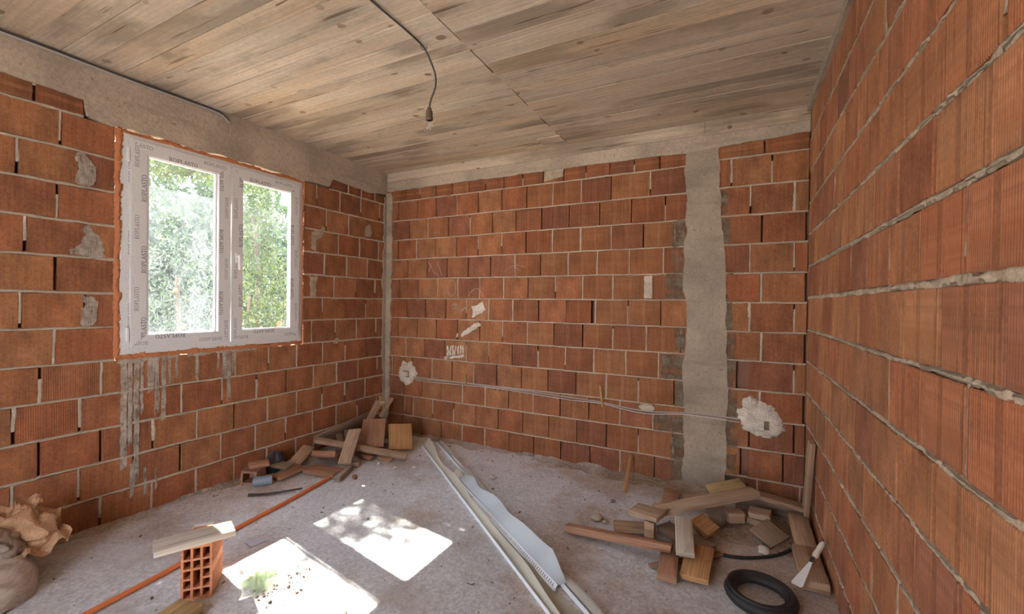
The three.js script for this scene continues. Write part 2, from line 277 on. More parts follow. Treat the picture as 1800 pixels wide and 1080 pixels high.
// back wall: x runs with the world's x
{
  const w = wallGroup('wall_back', 'back wall of ribbed red hollow bricks with a grey concrete column', [0, 0, -B], 0), out = [];
  part(w, 'backing', bx(-L - 0.287, R + 0.287, -0.1, H + 0.3, OUT, CORE), M.core);
  const rows = [
    [-3.125, -2.875, -2.640, -2.396, -2.154, -1.902, -1.651, -1.407, -1.155, -.904, -.600], [-2.977, -2.737, -2.492, -2.245, -2.001, -1.756, -1.507, -1.256, -.994, -.740, -.486],
    [-3.124, -2.886, -2.641, -2.390, -2.153, -1.899, -1.656, -1.406, -1.156, -.898, -.646, -.414], [-2.992, -2.747, -2.503, -2.259, -2.015, -1.763, -1.514, -1.260, -1.010, -.753, -.496],
    [-3.101, -2.857, -2.614, -2.375, -2.130, -1.877, -1.629, -1.371, -1.130, -.880, -.595], [-3.001, -2.760, -2.514, -2.274, -2.026, -1.778, -1.526, -1.268, -1.052, -1.020, -.757, -.510],
    [-3.113, -2.866, -2.624, -2.375, -2.124, -1.880, -1.632, -1.380, -1.126, -.872, -.615, -.361], [-3.007, -2.768, -2.518, -2.268, -2.024, -1.779, -1.526, -1.274, -1.028, -.768, -.520],
    [-3.188, -2.923, -2.671, -2.430, -2.182, -1.935, -1.685, -1.429, -1.178, -.921, -.667, -.405], [-3.019, -2.796, -2.557, -2.308, -2.056, -1.811, -1.566, -1.314, -1.063, -.810, -.550],
    [-3.016, -2.904, -2.659, -2.408, -2.158, -1.914, -1.667, -1.418, -1.165, -.916, -.663, -.407], [-3.040, -2.791, -2.552, -2.306, -2.056, -1.802, -1.558, -1.305, -1.050, -.804, -.541],
  ];
  const kind = (x) => x > -1.75 ? (rnd() < 0.86 ? 'rib' : 'smooth') : x > -2.3 ? (rnd() < 0.6 ? 'soft' : 'smooth') : (rnd() < 0.2 ? 'soft' : 'smooth');
  rows.forEach((j, i) => layRow(w, out, 2.177 - 0.2 * i, 2.377 - 0.2 * i, [-L + 0.002, ...j, -0.30], { kind, mats: MB, gap: [0.005, 0.011], bed: 0.009, fat: 0.44, mz: 0.001, head: 0.5, seed: i + 1, skip: i === 5 ? [[-1.052, -1.020]] : null }));
  layRow(w, out, 2.377, 2.500, [-L + 0.002, -3.031, -2.847, -2.646, -2.453, -2.262, -2.077, -1.884, -1.695, -1.499, -1.309, -1.116, -.919, -.724, -.531, -.339], { kind: 'flat', mats: MB, gap: [0.004, 0.008], bed: 0.008, head: 0.4, seed: 51 });
  // beside the column, towards the right corner
  const seg = [[-.042, .208], [.082, .343], [.154, .409], [.083, .347], [.154, .412], [.089, .351], [.160, .412], [.012, .082, .355], [.158, .412], [.096, .361], [.045, .085, .302], [.150, .400]];
  seg.forEach((j, i) => layRow(w, out, 2.391 - 0.2052 * (i + 1), 2.391 - 0.2052 * i, [-0.13, ...j, R - 0.002], { kind: () => (rnd() < 0.5 ? 'soft' : 'smooth'), mats: MB, gap: [0.006, 0.013], bed: 0.010, mz: 0.0015, fat: 0.45, head: 0.4, seed: 80 + i, skip: i === 7 ? [[.012, .082]] : i === 10 ? [[.045, .085]] : null }));
  layRow(w, out, 2.391, 2.51, [-0.13, 0.16, R - 0.002], { kind: 'flat', mats: MB, bed: 0.008, seed: 99 });
  mortarPart(w, out, M.mortar);
  // concrete: ring beam in two board widths, column, corner filling
  plate(w, 'ring_beam', [[-L, 2.585, 1], [-L, 2.492], [-0.60, 2.478], [-0.36, 2.466], [R, 2.505], [R, 2.585, 1]], -0.05, 0.010, M.beam, { amp: 0.005, seed: 3 });
  part(w, 'beam_board', bx(-L, -0.22, 2.587, H + 0.02, -0.05, 0.012), M.board[1]);
  part(w, 'beam_board', bx(-0.217, R, 2.575, H + 0.02, -0.05, 0.017), M.board[3]);
  plate(w, 'column', [[-0.352, 2.49, 1], [-0.352, 2.48], [-0.335, 1.9], [-0.36, 1.55], [-0.315, 1.2], [-0.35, 0.85], [-0.33, 0.5], [-0.335, -0.02], [-0.048, -0.02], [-0.045, 0.6], [-0.058, 1.2], [-0.07, 1.7], [-0.112, 2.2], [-0.118, 2.49]], -0.05, 0.007, M.column, { amp: 0.009, freq: 9, seed: 7 });
  plate(w, 'corner_mortar', [[-L, 2.47, 1], [-L, -0.02, 1], [-3.235, -0.02], [-3.212, 0.5], [-3.205, 1.3], [-3.195, 2.0], [-3.205, 2.47]], -0.05, 0.016, M.corner, { amp: 0.012, freq: 12, seed: 11 });
  // cement film on the bricks along the column, as in the photograph
  for (const [x0, x1, y0, y1] of [[-.43, -.345, 1.78, 1.97], [-.47, -.35, 1.39, 1.57], [-.43, -.35, 1.58, 1.77], [-.50, -.34, .785, .965], [-.40, -.33, .58, .77], [-.55, -.33, .38, .50], [-.42, -.33, .02, .36], [-.40, -.335, 1.0, 1.17], [-.125, -.065, 2.0, 2.17], [-.10, -.045, 1.79, 1.97], [-.075, -.02, 1.17, 1.57], [-.06, 0, .77, 1.15], [-.06, .02, .1, .75], [-.06, .10, .02, .12]])
    plate(w, 'cement_film', [[x0, y0], [x1, y0], [x1, y1], [x0, y1]], -0.004, 0.0012, M.film, { amp: 0.008, freq: 24, seed: x0 * 91 + y0 * 7 });
  // wide mortar fillings and an open hole
  plate(w, 'mortar_filling', [[-.635, 1.385], [-.575, 1.385], [-.575, 1.565], [-.635, 1.565]], -0.03, 0.0025, M.mortar, { seed: 21 });
  plate(w, 'mortar_filling', [[-1.49, 2.395], [-1.315, 2.415], [-1.315, 2.485], [-1.49, 2.485]], -0.004, 0.003, M.mortarGrey, { seed: 22 });
  // white plaster rubbed onto the bricks
  const pl = (pts, s) => plate(w, 'plaster_smear', pts, -0.002, 0.0028, M.plaster, { amp: 0.008, freq: 30, step: 0.01, seed: s });
  pl([[-2.20, 1.20], [-2.06, 1.27], [-2.085, 1.355], [-2.15, 1.32], [-2.21, 1.30]], 1); pl([[-2.33, 1.01], [-2.11, 1.125], [-2.135, 1.155], [-2.25, 1.10], [-2.335, 1.035]], 2); pl([[-2.385, 1.01], [-2.36, 1.01], [-2.365, 1.055]], 3);
  for (let i = 0; i < 7; i++) pl([[-2.49 + i * 0.029, 0.80 + 0.01 * i], [-2.475 + i * 0.029, 0.80 + 0.01 * i], [-2.472 + i * 0.029, 0.915 + 0.004 * i], [-2.487 + i * 0.029, 0.92]], 10 + i);
  pl([[-2.52, 0.792], [-2.29, 0.815], [-2.29, 0.845], [-2.52, 0.815]], 19);
  const chalk = [];
  const line = (pts, r = 0.0022) => chalk.push(tube(pts.map(([x, y]) => [x, y, 0.0008]), r, 24, 4));
  line([[-2.25, 1.40], [-2.21, 1.45], [-2.16, 1.475], [-2.12, 1.45], [-2.09, 1.395]]); line([[-2.49, 1.44], [-2.48, 1.53], [-2.44, 1.56], [-2.41, 1.53], [-2.40, 1.44], [-2.45, 1.40], [-2.48, 1.44]]);
  line([[-2.74, 1.75], [-2.70, 1.70], [-2.66, 1.64], [-2.60, 1.60]]); line([[-2.72, 1.64], [-2.68, 1.74]]); line([[-2.62, 1.74], [-2.56, 1.60]]);
  for (let i = 0; i < 9; i++) { const x = -2.46 + rr(0, 0.16), y = 1.24 + rr(0, 0.1); line([[x, y], [x + rr(0.01, 0.05), y + rr(-0.03, 0.04)], [x + rr(0.03, 0.06), y + rr(-0.02, 0.04)]]); }
  line([[-1.82, 1.66], [-1.74, 1.68], [-1.66, 1.66]], 0.0012); line([[-1.86, 1.63], [-1.78, 1.675], [-1.70, 1.62]], 0.0012);
  const ch = part(w, 'chalk_marks', mergeGeometries(chalk), M.plaster); ch.userData.kind = 'stuff';
  shade(w);
}

// left wall: local x runs away from the camera (world -z); window opening 1.238..2.462 by 0.998..2.335
const WIN = { u0: 1.238, u1: 2.462, y0: 0.998, y1: 2.335 };
{
  const w = wallGroup('wall_left', 'left wall of red hollow bricks around the white window', [-L, 0, 0], Math.PI / 2), out = [], A = -REAR - 0.28, E = B;
  const o = 0.022, a = WIN.u0 - o, b = WIN.u1 + o, c = WIN.y0 - o, d = WIN.y1 + o;
  const b2 = b + 0.10; // the far reveal is splayed outwards
  part(w, 'backing', mergeGeometries([bx(A, a, -0.1, H + 0.3, OUT, CORE), bx(b2, E + 0.287, -0.1, H + 0.3, OUT, CORE), bx(a, b2, -0.1, c, OUT, CORE), bx(a, b2, d, H + 0.3, OUT, CORE)]), M.core);
  const Y = (r) => 2.361 - 0.1984 * (r - 1), left = -0.55;
  const opt = (r) => ({ kind: () => (rnd() < 0.12 ? 'soft' : 'smooth'), mats: MB, gap: [0.007, 0.016], bed: 0.012, fat: 0.48, amp: 0.0034, step: 0.009, head: 0.84, mz: 0.002, seed: 200 + r });
  const phL = { 1: .980, 2: .822, 3: .969, 4: .850, 5: .965, 6: .832, 7: .958 }, phR = { 1: 2.608, 2: 2.713, 3: 2.596, 4: 2.695, 5: 2.552, 6: 2.681, 7: 2.566 };
  for (let r = 1; r <= 7; r++) { layRow(w, out, Y(r + 1), Y(r), fill(left, a, phL[r]), opt(r)); layRow(w, out, Y(r + 1), Y(r), fill(b, E - 0.002, phR[r]), opt(r + 20)); }
  const ph = { 8: .905, 9: .811, 10: .903, 11: .806, 12: .899 };
  for (let r = 8; r <= 12; r++) layRow(w, out, Y(r + 1), r === 8 ? c - 0.002 : Y(r), fill(left, E - 0.002, ph[r], 0.2540), opt(r));
  layRow(w, out, 2.361, 2.475, [left, -0.1, .10, .30, .49, .69, .882, 1.075], { ...opt(0), kind: 'flat', gap: [0.008, 0.014] });
  layRow(w, out, 2.355, 2.45, [2.74, 2.96, 3.12, 3.30, E - 0.01], { ...opt(0), kind: 'flat' });
  mortarPart(w, out, M.mortar);
  plate(w, 'ring_beam', [[left, H + 0.02, 1], [left, 2.462], [0.9, 2.462], [1.07, 2.452], [1.085, 2.375], [1.20, 2.345], [1.23, 2.362], [1.8, 2.366], [2.47, 2.358], [2.52, 2.368], [2.73, 2.372], [2.765, 2.448], [3.0, 2.432], [3.18, 2.425], [3.30, 2.44], [E, 2.47], [E, H + 0.02, 1]], -0.05, 0.012, M.beam, { amp: 0.006, seed: 5 });
  plate(w, 'corner_mortar', [[E, 2.44, 1], [3.425, 2.44], [3.415, 1.6], [3.405, 1.0], [3.43, 0.4], [3.435, -0.02], [E, -0.02, 1]], -0.05, 0.010, M.corner, { amp: 0.012, freq: 12, seed: 17 });
  // mortar smeared over joints
  const s = (pts, q, m = M.smear) => plate(w, 'mortar_smear', pts, -0.004, 0.0034, m, { amp: 0.012, freq: 26, step: 0.012, seed: q });
  s([[1.045, 1.97], [1.10, 1.965], [1.125, 2.02], [1.13, 2.10], [1.085, 2.155], [1.05, 2.145], [1.045, 2.06]], 1);
  s([[1.02, 1.575], [1.16, 1.57], [1.17, 1.62], [1.13, 1.70], [1.10, 1.755], [1.08, 1.72], [1.075, 1.65], [1.03, 1.62]], 2);
  s([[1.07, 1.18], [1.13, 1.175], [1.145, 1.24], [1.13, 1.35], [1.085, 1.35], [1.07, 1.27]], 3);
  s([[2.555, 1.375], [2.615, 1.375], [2.61, 1.56], [2.55, 1.56]], 4, M.mortarGrey); s([[2.56, 1.78], [2.60, 1.78], [2.60, 1.86], [2.68, 1.93], [2.70, 2.0], [2.665, 2.0], [2.64, 1.95], [2.56, 1.94]], 5, M.mortarGrey);
  s([[3.18, 1.99], [3.25, 1.99], [3.27, 2.05], [3.22, 2.11], [3.18, 2.07]], 6, M.mortarGrey); s([[2.80, .955], [2.86, .955], [2.85, 1.0], [2.81, 1.0]], 7, M.mortarGrey);
  for (const [u, wd, y0, y1] of [[1.262, .030, .30, .975], [1.292, .022, .44, .975], [1.325, .026, .20, .975], [1.352, .014, .62, .975], [1.396, .032, .74, .975], [1.432, .022, .60, .975], [1.468, .026, .55, .975], [1.502, .014, .78, .975], [1.54, .012, .82, .975], [1.30, .016, .11, .33], [1.37, .012, .10, .28], [1.43, .010, .12, .26], [1.66, .016, .80, .97], [1.80, .014, .84, .97], [1.845, .030, .76, .985], [1.875, .022, .60, .985], [1.905, .018, .80, .985]])
    plate(w, 'mortar_drip', [[u - wd / 2, y0], [u + wd / 2, y0 + 0.02], [u + wd / 2, y1], [u - wd / 2, y1]], -0.004, 0.0026, M.smear, { amp: 0.004, freq: 34, step: 0.02, seed: u * 77 });
  plate(w, 'mortar_smear', [[1.235, .945], [1.56, .96], [1.56, .985], [1.235, .985]], -0.004, 0.003, M.smear, { amp: 0.01, freq: 22, seed: 31 }); plate(w, 'mortar_smear', [[1.60, .95], [2.1, .965], [2.1, .985], [1.60, .985]], -0.004, 0.003, M.smear, { amp: 0.008, freq: 22, seed: 32 });
  shade(w);
}

// right wall: local x runs with the world's z, close beside the camera
{
  const w = wallGroup('wall_right', 'right wall of close orange-brown ribbed bricks with thick pale mortar', [R, 0, 0], -Math.PI / 2), out = [], a = -B + 0.002, b = 0.55;
  part(w, 'backing', bx(-B - 0.287, REAR + 0.28, -0.1, H + 0.3, OUT, CORE), M.core);
  const ph = { '-7': -1.11, '-6': -1.235, '-5': -1.11, '-4': -1.234, '-3': -1.123, '-2': -1.221, '-1': -1.111, 0: -1.244, 1: -1.163, 2: -1.113, 3: -1.157, 4: -1.0825, 5: -1.21 };
  for (let k = -7; k <= 5; k++) layRow(w, out, 1.3977 + 0.2096 * k, 1.3977 + 0.2096 * (k + 1), fill(a, b, ph[k], 0.2545), { kind: (u) => (u > -1.5 ? 'rib' : rnd() < 0.55 ? 'soft' : 'smooth'), mats: MB, gap: [0.007, 0.018], bed: k === 0 ? 0.024 : 0.016, fat: 0.44, amp: 0.005, step: 0.007, head: 0.34, mz: -0.0005, seed: 300 + k });
  mortarPart(w, out, M.mortarGrey);
  plate(w, 'ring_beam', [[a, H + 0.02, 1], [a, 2.63], [-2.9, 2.622], [-2.4, 2.628], [-1.6, 2.62], [b, 2.62], [b, H + 0.02, 1]], -0.05, 0.022, M.column, { amp: 0.006, seed: 9 });
  shade(w);
}

// rear wall behind the camera with a wide unglazed balcony opening
{
  const w = wallGroup('wall_rear', 'rear wall behind the camera with a wide open doorway', [0, 0, REAR], Math.PI), D0 = 0.6, D1 = 1.8, T = 2.2;
  part(w, 'masonry', mergeGeometries([bx(-R - 0.287, D0, -0.1, H + 0.3, -0.25, 0), bx(D1, L + 0.287, -0.1, H + 0.3, -0.25, 0), bx(D0, D1, T, H + 0.3, -0.25, 0)]), std({ color: lin(.46, .22, .14), map: brickMap, roughness: 0.95 }));
}

// ------------------------------------------------------------------ ceiling of board-marked concrete, floor slab
{
  const c = new THREE.Group(); c.name = 'ceiling'; scene.add(c); tag(c, 'concrete ceiling marked by the boards of its formwork', 'ceiling', { kind: 'structure' });
  part(c, 'slab', bx(-L - 0.287, R + 0.287, H + 0.02, H + 0.3, -B - 0.287, REAR + 0.28), M.slab);
  const lay = (x0, x1, edges) => {
    for (let i = 0; i + 1 < edges.length; i++) {
      const gp = () => (rnd() < 0.55 ? 0.0002 : rr(0.0008, 0.0032)), z0 = edges[i] + gp(), z1 = edges[i + 1] - gp(), up = rnd() < 0.4 ? 0 : rr(0.0005, 0.0045), en = () => (rnd() < 0.5 ? 0 : rr(0.001, 0.006));
      const g = bx(x0 + en(), x1 - en(), H + up, H + 0.03, z0, z1);
      part(c, 'board_imprint', shiftUV(g, rr(0, 4), rr(0, 2)), pick(M.board));
    }
  };
  const run = (known, z0, z1) => { const e = [z0]; let i = 0; while (e[e.length - 1] < z1 - 0.1) { let z = e[e.length - 1] + rr(0.085, 0.14); while (i < known.length && known[i] < e[e.length - 1] + 0.06) i++; if (i < known.length && Math.abs(known[i] - z) < 0.07) z = known[i++]; e.push(Math.min(z, z1)); } e[e.length - 1] = z1; return e; };
  lay(-L, -1.2704, run([-3.37, -2.90, -2.595, -2.202, -1.949, -1.731, -1.62], -B, REAR)); lay(-1.2696, R, run([-3.42, -2.961, -2.738, -2.422, -2.235, -1.913, -1.788], -B, REAR));
  // a short sheet of formwork left a raised patch at the end of the seam
  part(c, 'board_imprint', shiftUV(bx(-1.46, -1.262, H - 0.006, H + 0.02, -3.40, -3.24), 1.3, 0.4), M.board[2]);
  shade(c);
  const f = new THREE.Mesh(shiftUV(bx(-L - 0.287, R + 0.287, -0.25, 0, -B - 0.287, REAR + 0.28), 0.4, 0.9), M.floor); f.name = 'floor'; f.receiveShadow = f.castShadow = true; scene.add(f);
  tag(f, 'dusty grey concrete floor slab', 'floor', { kind: 'structure' });
}

// ------------------------------------------------------------------ window
function filmTexture() {
  const c = document.createElement('canvas'); c.width = 1024; c.height = 256; const x = c.getContext('2d');
  x.fillStyle = '#dcdad8'; x.fillRect(0, 0, 1024, 256);
  for (let i = 0; i < 260; i++) { x.fillStyle = `rgba(${rnd() < 0.5 ? '120,116,118' : '245,244,243'},${0.05 + 0.12 * rnd()})`; x.fillRect(rnd() * 1024, rnd() * 256, 10 + rnd() * 90, 1 + rnd() * 4); }
  x.textBaseline = 'middle';
  const word = (s, px, py, size, col, sx = 1) => { x.save(); x.translate(px, py); x.scale(sx, 1); x.font = `${size}px serif`; x.fillStyle = col; x.fillText(s, 0, 0); x.restore(); };
  word('ROPLASTO', 60, 150, 84, '#434147', 0.9); word('ROPLASTO', 540, 66, 70, '#77737a', 0.95);
  for (let i = 0; i < 46; i++) { x.strokeStyle = 'rgba(70,66,72,.55)'; x.lineWidth = 1 + 2 * rnd(); const a = rnd() * 1024, b = rnd() < 0.5 ? 200 + rnd() * 40 : 12 + rnd() * 30; x.beginPath(); x.moveTo(a, b); x.quadraticCurveTo(a + 8 * rnd(), b - 12 * rnd(), a + 18 * rnd(), b + 6 * rnd()); x.stroke(); }
  const t = new THREE.CanvasTexture(c); t.colorSpace = THREE.SRGBColorSpace; t.wrapS = t.wrapT = THREE.RepeatWrapping; t.magFilter = THREE.LinearFilter; t.repeat.set(1 / 0.44, 1 / 0.11);
  return t;
}
{
  const film = std({ color: 0xffffff, map: filmTexture(), roughness: 0.3 });
  const win = new THREE.Group(); win.name = 'window_1'; win.position.set(-L, 0, 0); win.rotation.y = Math.PI / 2; scene.add(win);
  tag(win, 'white two-leaf plastic window still wrapped in printed protective film', 'window', { kind: 'structure' });
  // four mitred members; the print runs round the frame clockwise
  function members(parent, name, u0, u1, y0, y1, wd, z0, z1, mat, vOff = 0) {
    const W = u1 - u0, Hh = y1 - y0, cx = (u0 + u1) / 2, cy = (y0 + y1) / 2;
    for (const [len, off, ang] of [[W, Hh / 2, 0], [Hh, W / 2, -Math.PI / 2], [W, Hh / 2, Math.PI], [Hh, W / 2, Math.PI / 2]]) {
      const s = new THREE.Shape([[-len / 2, 0], [-len / 2 + wd, -wd], [len / 2 - wd, -wd], [len / 2, 0]].map(([a, b]) => new THREE.Vector2(a, b)));
      const g = new THREE.ExtrudeGeometry(s, { depth: z1 - z0 - 0.006, bevelEnabled: true, bevelSize: 0.0025, bevelThickness: 0.003, bevelSegments: 2, bevelOffset: -0.0025 });
      boxUVKeep(g); shiftUV(g, rnd() * 0.44, 0.112 + vOff); g.translate(0, off, z0 + 0.003); g.rotateZ(ang); g.translate(cx, cy, 0);
      part(parent, name, g, mat);
    }
  }
  function boxUVKeep(g) { const p = g.attributes.position, uv = g.attributes.uv; for (let i = 0; i < p.count; i++) uv.setXY(i, p.getX(i), p.getY(i)); }
  members(win, 'outer_frame', WIN.u0, WIN.u1, WIN.y0, WIN.y1, 0.05, -0.034, 0.006, film, 0.02);
  const alpha = (s, lo, hi) => tex(512, 1024, 1, 1, (u, v) => { const a = fbm(u, v, 4, 6, 5, s), b = fbm(u, v, 40, 5, 4, s + 5), g = fbm(u, v, 190, 190, 2, s + 9); return cl(lo + (hi - lo) * (0.55 * a + 0.45 * b) * 1.15 + 0.05 * (g - 0.5)); }, false);
  const leafs = [[1.284, 1.869, 1.374, 1.773, 0.02, 0.085, 7], [1.875, 2.426, 1.957, 2.345, 0.008, 0.04, 19]];
  leafs.forEach(([a, b, ga, gb, lo, hi, sd], i) => {
    const sash = new THREE.Group(); sash.name = 'sash'; win.add(sash);
    const y0 = 1.034, y1 = 2.309, wd = 0.082;
    members(sash, 'stile', a, b, y0, y1, wd, -0.020, 0.022, film);
    members(sash, 'glazing_bead', ga - 0.008, gb + 0.008, 1.111, 2.233, 0.013, -0.012, 0.013, M.pvc); 
    const gl = part(sash, 'glass_pane', new THREE.BoxGeometry(gb - ga + 0.012, 1.118, 0.0001), new THREE.MeshPhysicalMaterial({ color: lin(.96, .98, .97), transmission: 1, thickness: 0, roughness: 0, ior: 1.5 }));
    gl.geometry = new THREE.PlaneGeometry(gb - ga + 0.012, 1.118); gl.position.set((ga + gb) / 2, 1.672, -0.002);
    const dust = part(sash, 'dust_film', new THREE.PlaneGeometry(gb - ga + 0.012, 1.118), new THREE.MeshPhysicalMaterial({ color: lin(.80, .88, .95), transmission: 0.55, thickness: 0, roughness: 1, transparent: true, alphaMap: alpha(sd, lo, hi), specularIntensity: 0.1 }));
    dust.position.set((ga + gb) / 2, 1.672, -0.006);
  });
  const hd = new THREE.Group(); hd.name = 'handle'; hd.position.set(1.913, 1.635, 0.022); win.add(hd);
  part(hd, 'base_plate', new RoundedBoxGeometry(0.026, 0.068, 0.008, 2, 0.003).translate(0, 0.01, 0.004), M.pvc);
  part(hd, 'lever', mergeGeometries([new THREE.CylinderGeometry(0.008, 0.008, 0.03, 12).rotateX(Math.PI / 2).translate(0, 0.022, 0.02), new RoundedBoxGeometry(0.015, 0.105, 0.012, 2, 0.005).translate(0, -0.024, 0.035)].map((g) => g.index ? g.toNonIndexed() : g)), M.pvc);
  // hinge covers on the near side
  part(win, 'hinge', new RoundedBoxGeometry(0.016, 0.09, 0.014, 2, 0.004).translate(1.272, 2.21, 0.014), M.pvc); part(win, 'hinge', new RoundedBoxGeometry(0.016, 0.09, 0.014, 2, 0.004).translate(1.272, 1.12, 0.014), M.pvc);
  // expanding foam squeezed out all round
  const foam = []; const A = WIN.u0 - 0.010, Bq = WIN.u1 + 0.008, C = WIN.y0 - 0.010, D = WIN.y1 + 0.009;
  for (const [p, q, r] of [[[A, C], [A, D], .017], [[A, D], [Bq, D], .015], [[Bq, D], [Bq, C], .011], [[Bq, C], [A, C], .019]]) {
    const len = Math.hypot(q[0] - p[0], q[1] - p[1]), g = new THREE.TubeGeometry(new THREE.LineCurve3(V(p[0], p[1], -0.004), V(q[0], q[1], -0.004)), Math.ceil(len / 0.006), r, 10, false), a = g.attributes.position;
    for (let i = 0; i < a.count; i++) { const x = a.getX(i), y = a.getY(i), z = a.getZ(i), k = 0.007 * n3(x * 17, y * 17, z * 38 + 3) + 0.005 * n3(x * 75, y * 75, z * 75) + 0.002 * n3(x * 190, y * 190, z * 190); a.setXYZ(i, x + k, y + 0.006 * n3(x * 23, y * 23, 8) + k, z * 0.8 + k * 0.9); }
    g.computeVertexNormals(); foam.push(g);
  }
  part(win, 'foam_seal', mergeGeometries(foam), M.foam);
}

// ------------------------------------------------------------------ outside the window
{
  const ground = solo('garden_ground', bx(-16, -L - 0.287, -0.7, -0.35, -16, 6), std({ color: lin(.30, .26, .18), roughness: 1 }), 'sunny garden ground outside the window', 'ground', { kind: 'structure' });
  const terrace = solo('terrace', bx(-8, 6, -0.4, -0.06, REAR + 0.28, 12), std({ color: lin(.56, .52, .46), roughness: 1 }), 'concrete terrace outside the rear opening', 'terrace', { kind: 'structure' });
  const leafGeo = (() => { const s = new THREE.Shape(); s.moveTo(0, 0); s.quadraticCurveTo(0.016, 0.022, 0, 0.062); s.quadraticCurveTo(-0.016, 0.022, 0, 0); const g = new THREE.ShapeGeometry(s, 4); const p = g.attributes.position; for (let i = 0; i < p.count; i++) p.setZ(i, 5 * p.getX(i) ** 2 * 8 - 0.6 * p.getY(i) ** 2 * 4); g.computeVertexNormals(); return g; })();
  const leafMat = (c) => new THREE.MeshPhysicalMaterial({ color: lin(...c), roughness: 0.9, transmission: 0.45, thickness: 0, side: THREE.DoubleSide });
  const bark = std({ color: lin(.12, .09, .07), roughness: 1 });
  function plant(name, label, cat, n, blobs, cols, stems, scale = 1, extra) {
    const g = group(name, label, cat, extra);
    stems.forEach((s) => part(g, 'stem', tube(s.p, s.r, 24, 6), bark));
    const im = new THREE.InstancedMesh(leafGeo, leafMat([1, 1, 1]), n), m = new THREE.Matrix4(), q = new THREE.Quaternion(), e = new THREE.Euler();
    const tot = blobs.reduce((t, b) => t + b[6], 0);
    for (let i = 0; i < n; i++) {
      let k = rnd() * tot, b = blobs[0]; for (const c of blobs) { if ((k -= c[6]) <= 0) { b = c; break; } }
      let x, y, z; do { x = rr(-1, 1); y = rr(-1, 1); z = rr(-1, 1); } while (x * x + y * y + z * z > 1 || n3(x * 3 + b[0], y * 3 + b[1], z * 3 + b[2], 5) < -0.15);
      q.setFromEuler(e.set(rr(-1.2, 1.2), rr(0, 6.3), rr(0, 6.3))); const s = scale * rr(0.7, 1.35);
      m.compose(V(b[0] + x * b[3], b[1] + y * b[4], b[2] + z * b[5]), q, V(s, s, s)); im.setMatrixAt(i, m);
      const c = pick(cols), v = rr(0.75, 1.25); im.setColorAt(i, lin(c[0] * v, c[1] * v, c[2] * v));
    }
    im.name = 'leaves'; im.userData.kind = 'stuff'; im.castShadow = im.receiveShadow = true; g.add(im); return g;
  }
  plant('garden_hedge', 'tall green hedge closing the garden far behind the bushes outside', 'hedge', 24000, [[-10.6, 1.6, -3.2, .9, 2.4, 1.6, 3], [-10.8, 2.2, -5.2, .9, 2.8, 1.7, 3.4], [-10.6, 1.8, -7.4, .9, 2.6, 1.7, 3], [-10.9, .4, -5.0, .8, 1.2, 4.2, 2]], [[.045, .075, .02], [.06, .09, .03], [.035, .06, .018]],
    [{ p: [[-10.6, -0.35, -3.2], [-10.6, 2.6, -3.2]], r: .06 }, { p: [[-10.8, -0.35, -5.2], [-10.8, 3.0, -5.2]], r: .07 }, { p: [[-10.6, -0.35, -7.4], [-10.6, 2.6, -7.4]], r: .06 }], 3.4);
  const yg = [[.06, .09, .012], [.045, .075, .01], [.08, .105, .014], [.03, .055, .01]];
  const bush = plant('pomegranate_bush', 'yellow-green bush with orange blossoms seen through the far pane', 'bush', 5200, [[-6.0, 1.5, -3.85, .42, .75, .42, 3], [-6.1, 2.5, -3.75, .38, .55, .36, 2], [-5.9, .7, -3.75, .5, .6, .45, 2]], yg,
    [{ p: [[-6, -0.35, -3.8], [-5.98, .6, -3.78], [-6.05, 1.6, -3.85], [-6.0, 2.5, -3.75]], r: .03 }, { p: [[-6.05, -0.35, -3.7], [-5.9, .6, -3.6], [-5.85, 1.4, -3.6]], r: .02 }], 1.15);
  const bloom = std({ color: lin(.75, .12, .04), roughness: 0.6 });
  const bg = (() => { const gs = []; for (let i = 0; i < 6; i++) { const a = i * 1.047, g = new THREE.SphereGeometry(0.022, 7, 5); g.scale(1, 0.5, 0.7); g.rotateZ(0.6); g.translate(0.02, 0.008, 0); g.rotateY(a); gs.push(g); } gs.push(new THREE.ConeGeometry(0.016, 0.04, 8).rotateX(Math.PI).translate(0, -0.018, 0)); return mergeGeometries(gs); })();
  for (const p of [[-5.6, .96, -3.62], [-5.55, .88, -3.60], [-5.6, .98, -3.86], [-5.55, 1.02, -3.84], [-5.65, .80, -3.56]]) { const m = part(bush, 'blossom', bg, bloom); m.position.set(...p); m.rotation.set(rnd(), rnd() * 6, rnd()); }
  const pale = plant('garden_shrub', 'loose pale green shrub behind the dusty near pane', 'bush', 2600, [[-7.4, 1.6, -3.5, .7, .8, .6, 2], [-7.6, .5, -3.6, .9, .6, .8, 2]], [[.04, .06, .03], [.03, .05, .025], [.07, .085, .05]], [{ p: [[-7.4, -0.35, -3.5], [-7.4, .8, -3.5], [-7.35, 1.7, -3.45]], r: .03 }], 1.2);
  for (const p of [[-6.8, .95, -3.28], [-6.85, 1.45, -3.2]]) { const m = part(pale, 'blossom', bg, bloom); m.position.set(...p); m.rotation.x = 0.8; }
  plant('garden_tree', 'leafy branches hanging over the top of the window outside', 'tree', 6800, [[-6.2, 3.12, -2.85, .7, .26, .5, 3.4], [-6.4, 3.30, -3.9, .9, .34, .7, 4], [-5.95, 4.30, -2.66, .40, .28, .27, 1.7], [-5.9, 4.35, -2.35, .3, .2, .2, .3], [-6.2, 4.7, -2.0, .3, .2, .2, .4]], [[.06, .09, .015], [.04, .07, .01], [.09, .115, .02]],
    [{ p: [[-7.6, -0.35, -2.0], [-7.5, 2, -2.1], [-7.0, 3.2, -2.4], [-6.2, 3.6, -2.9], [-5.7, 3.5, -3.5]], r: .05 }, { p: [[-7.3, 2.7, -2.2], [-6.8, 3.8, -2.15], [-6.1, 4.6, -2.0]], r: .025 }], 1.3);
}

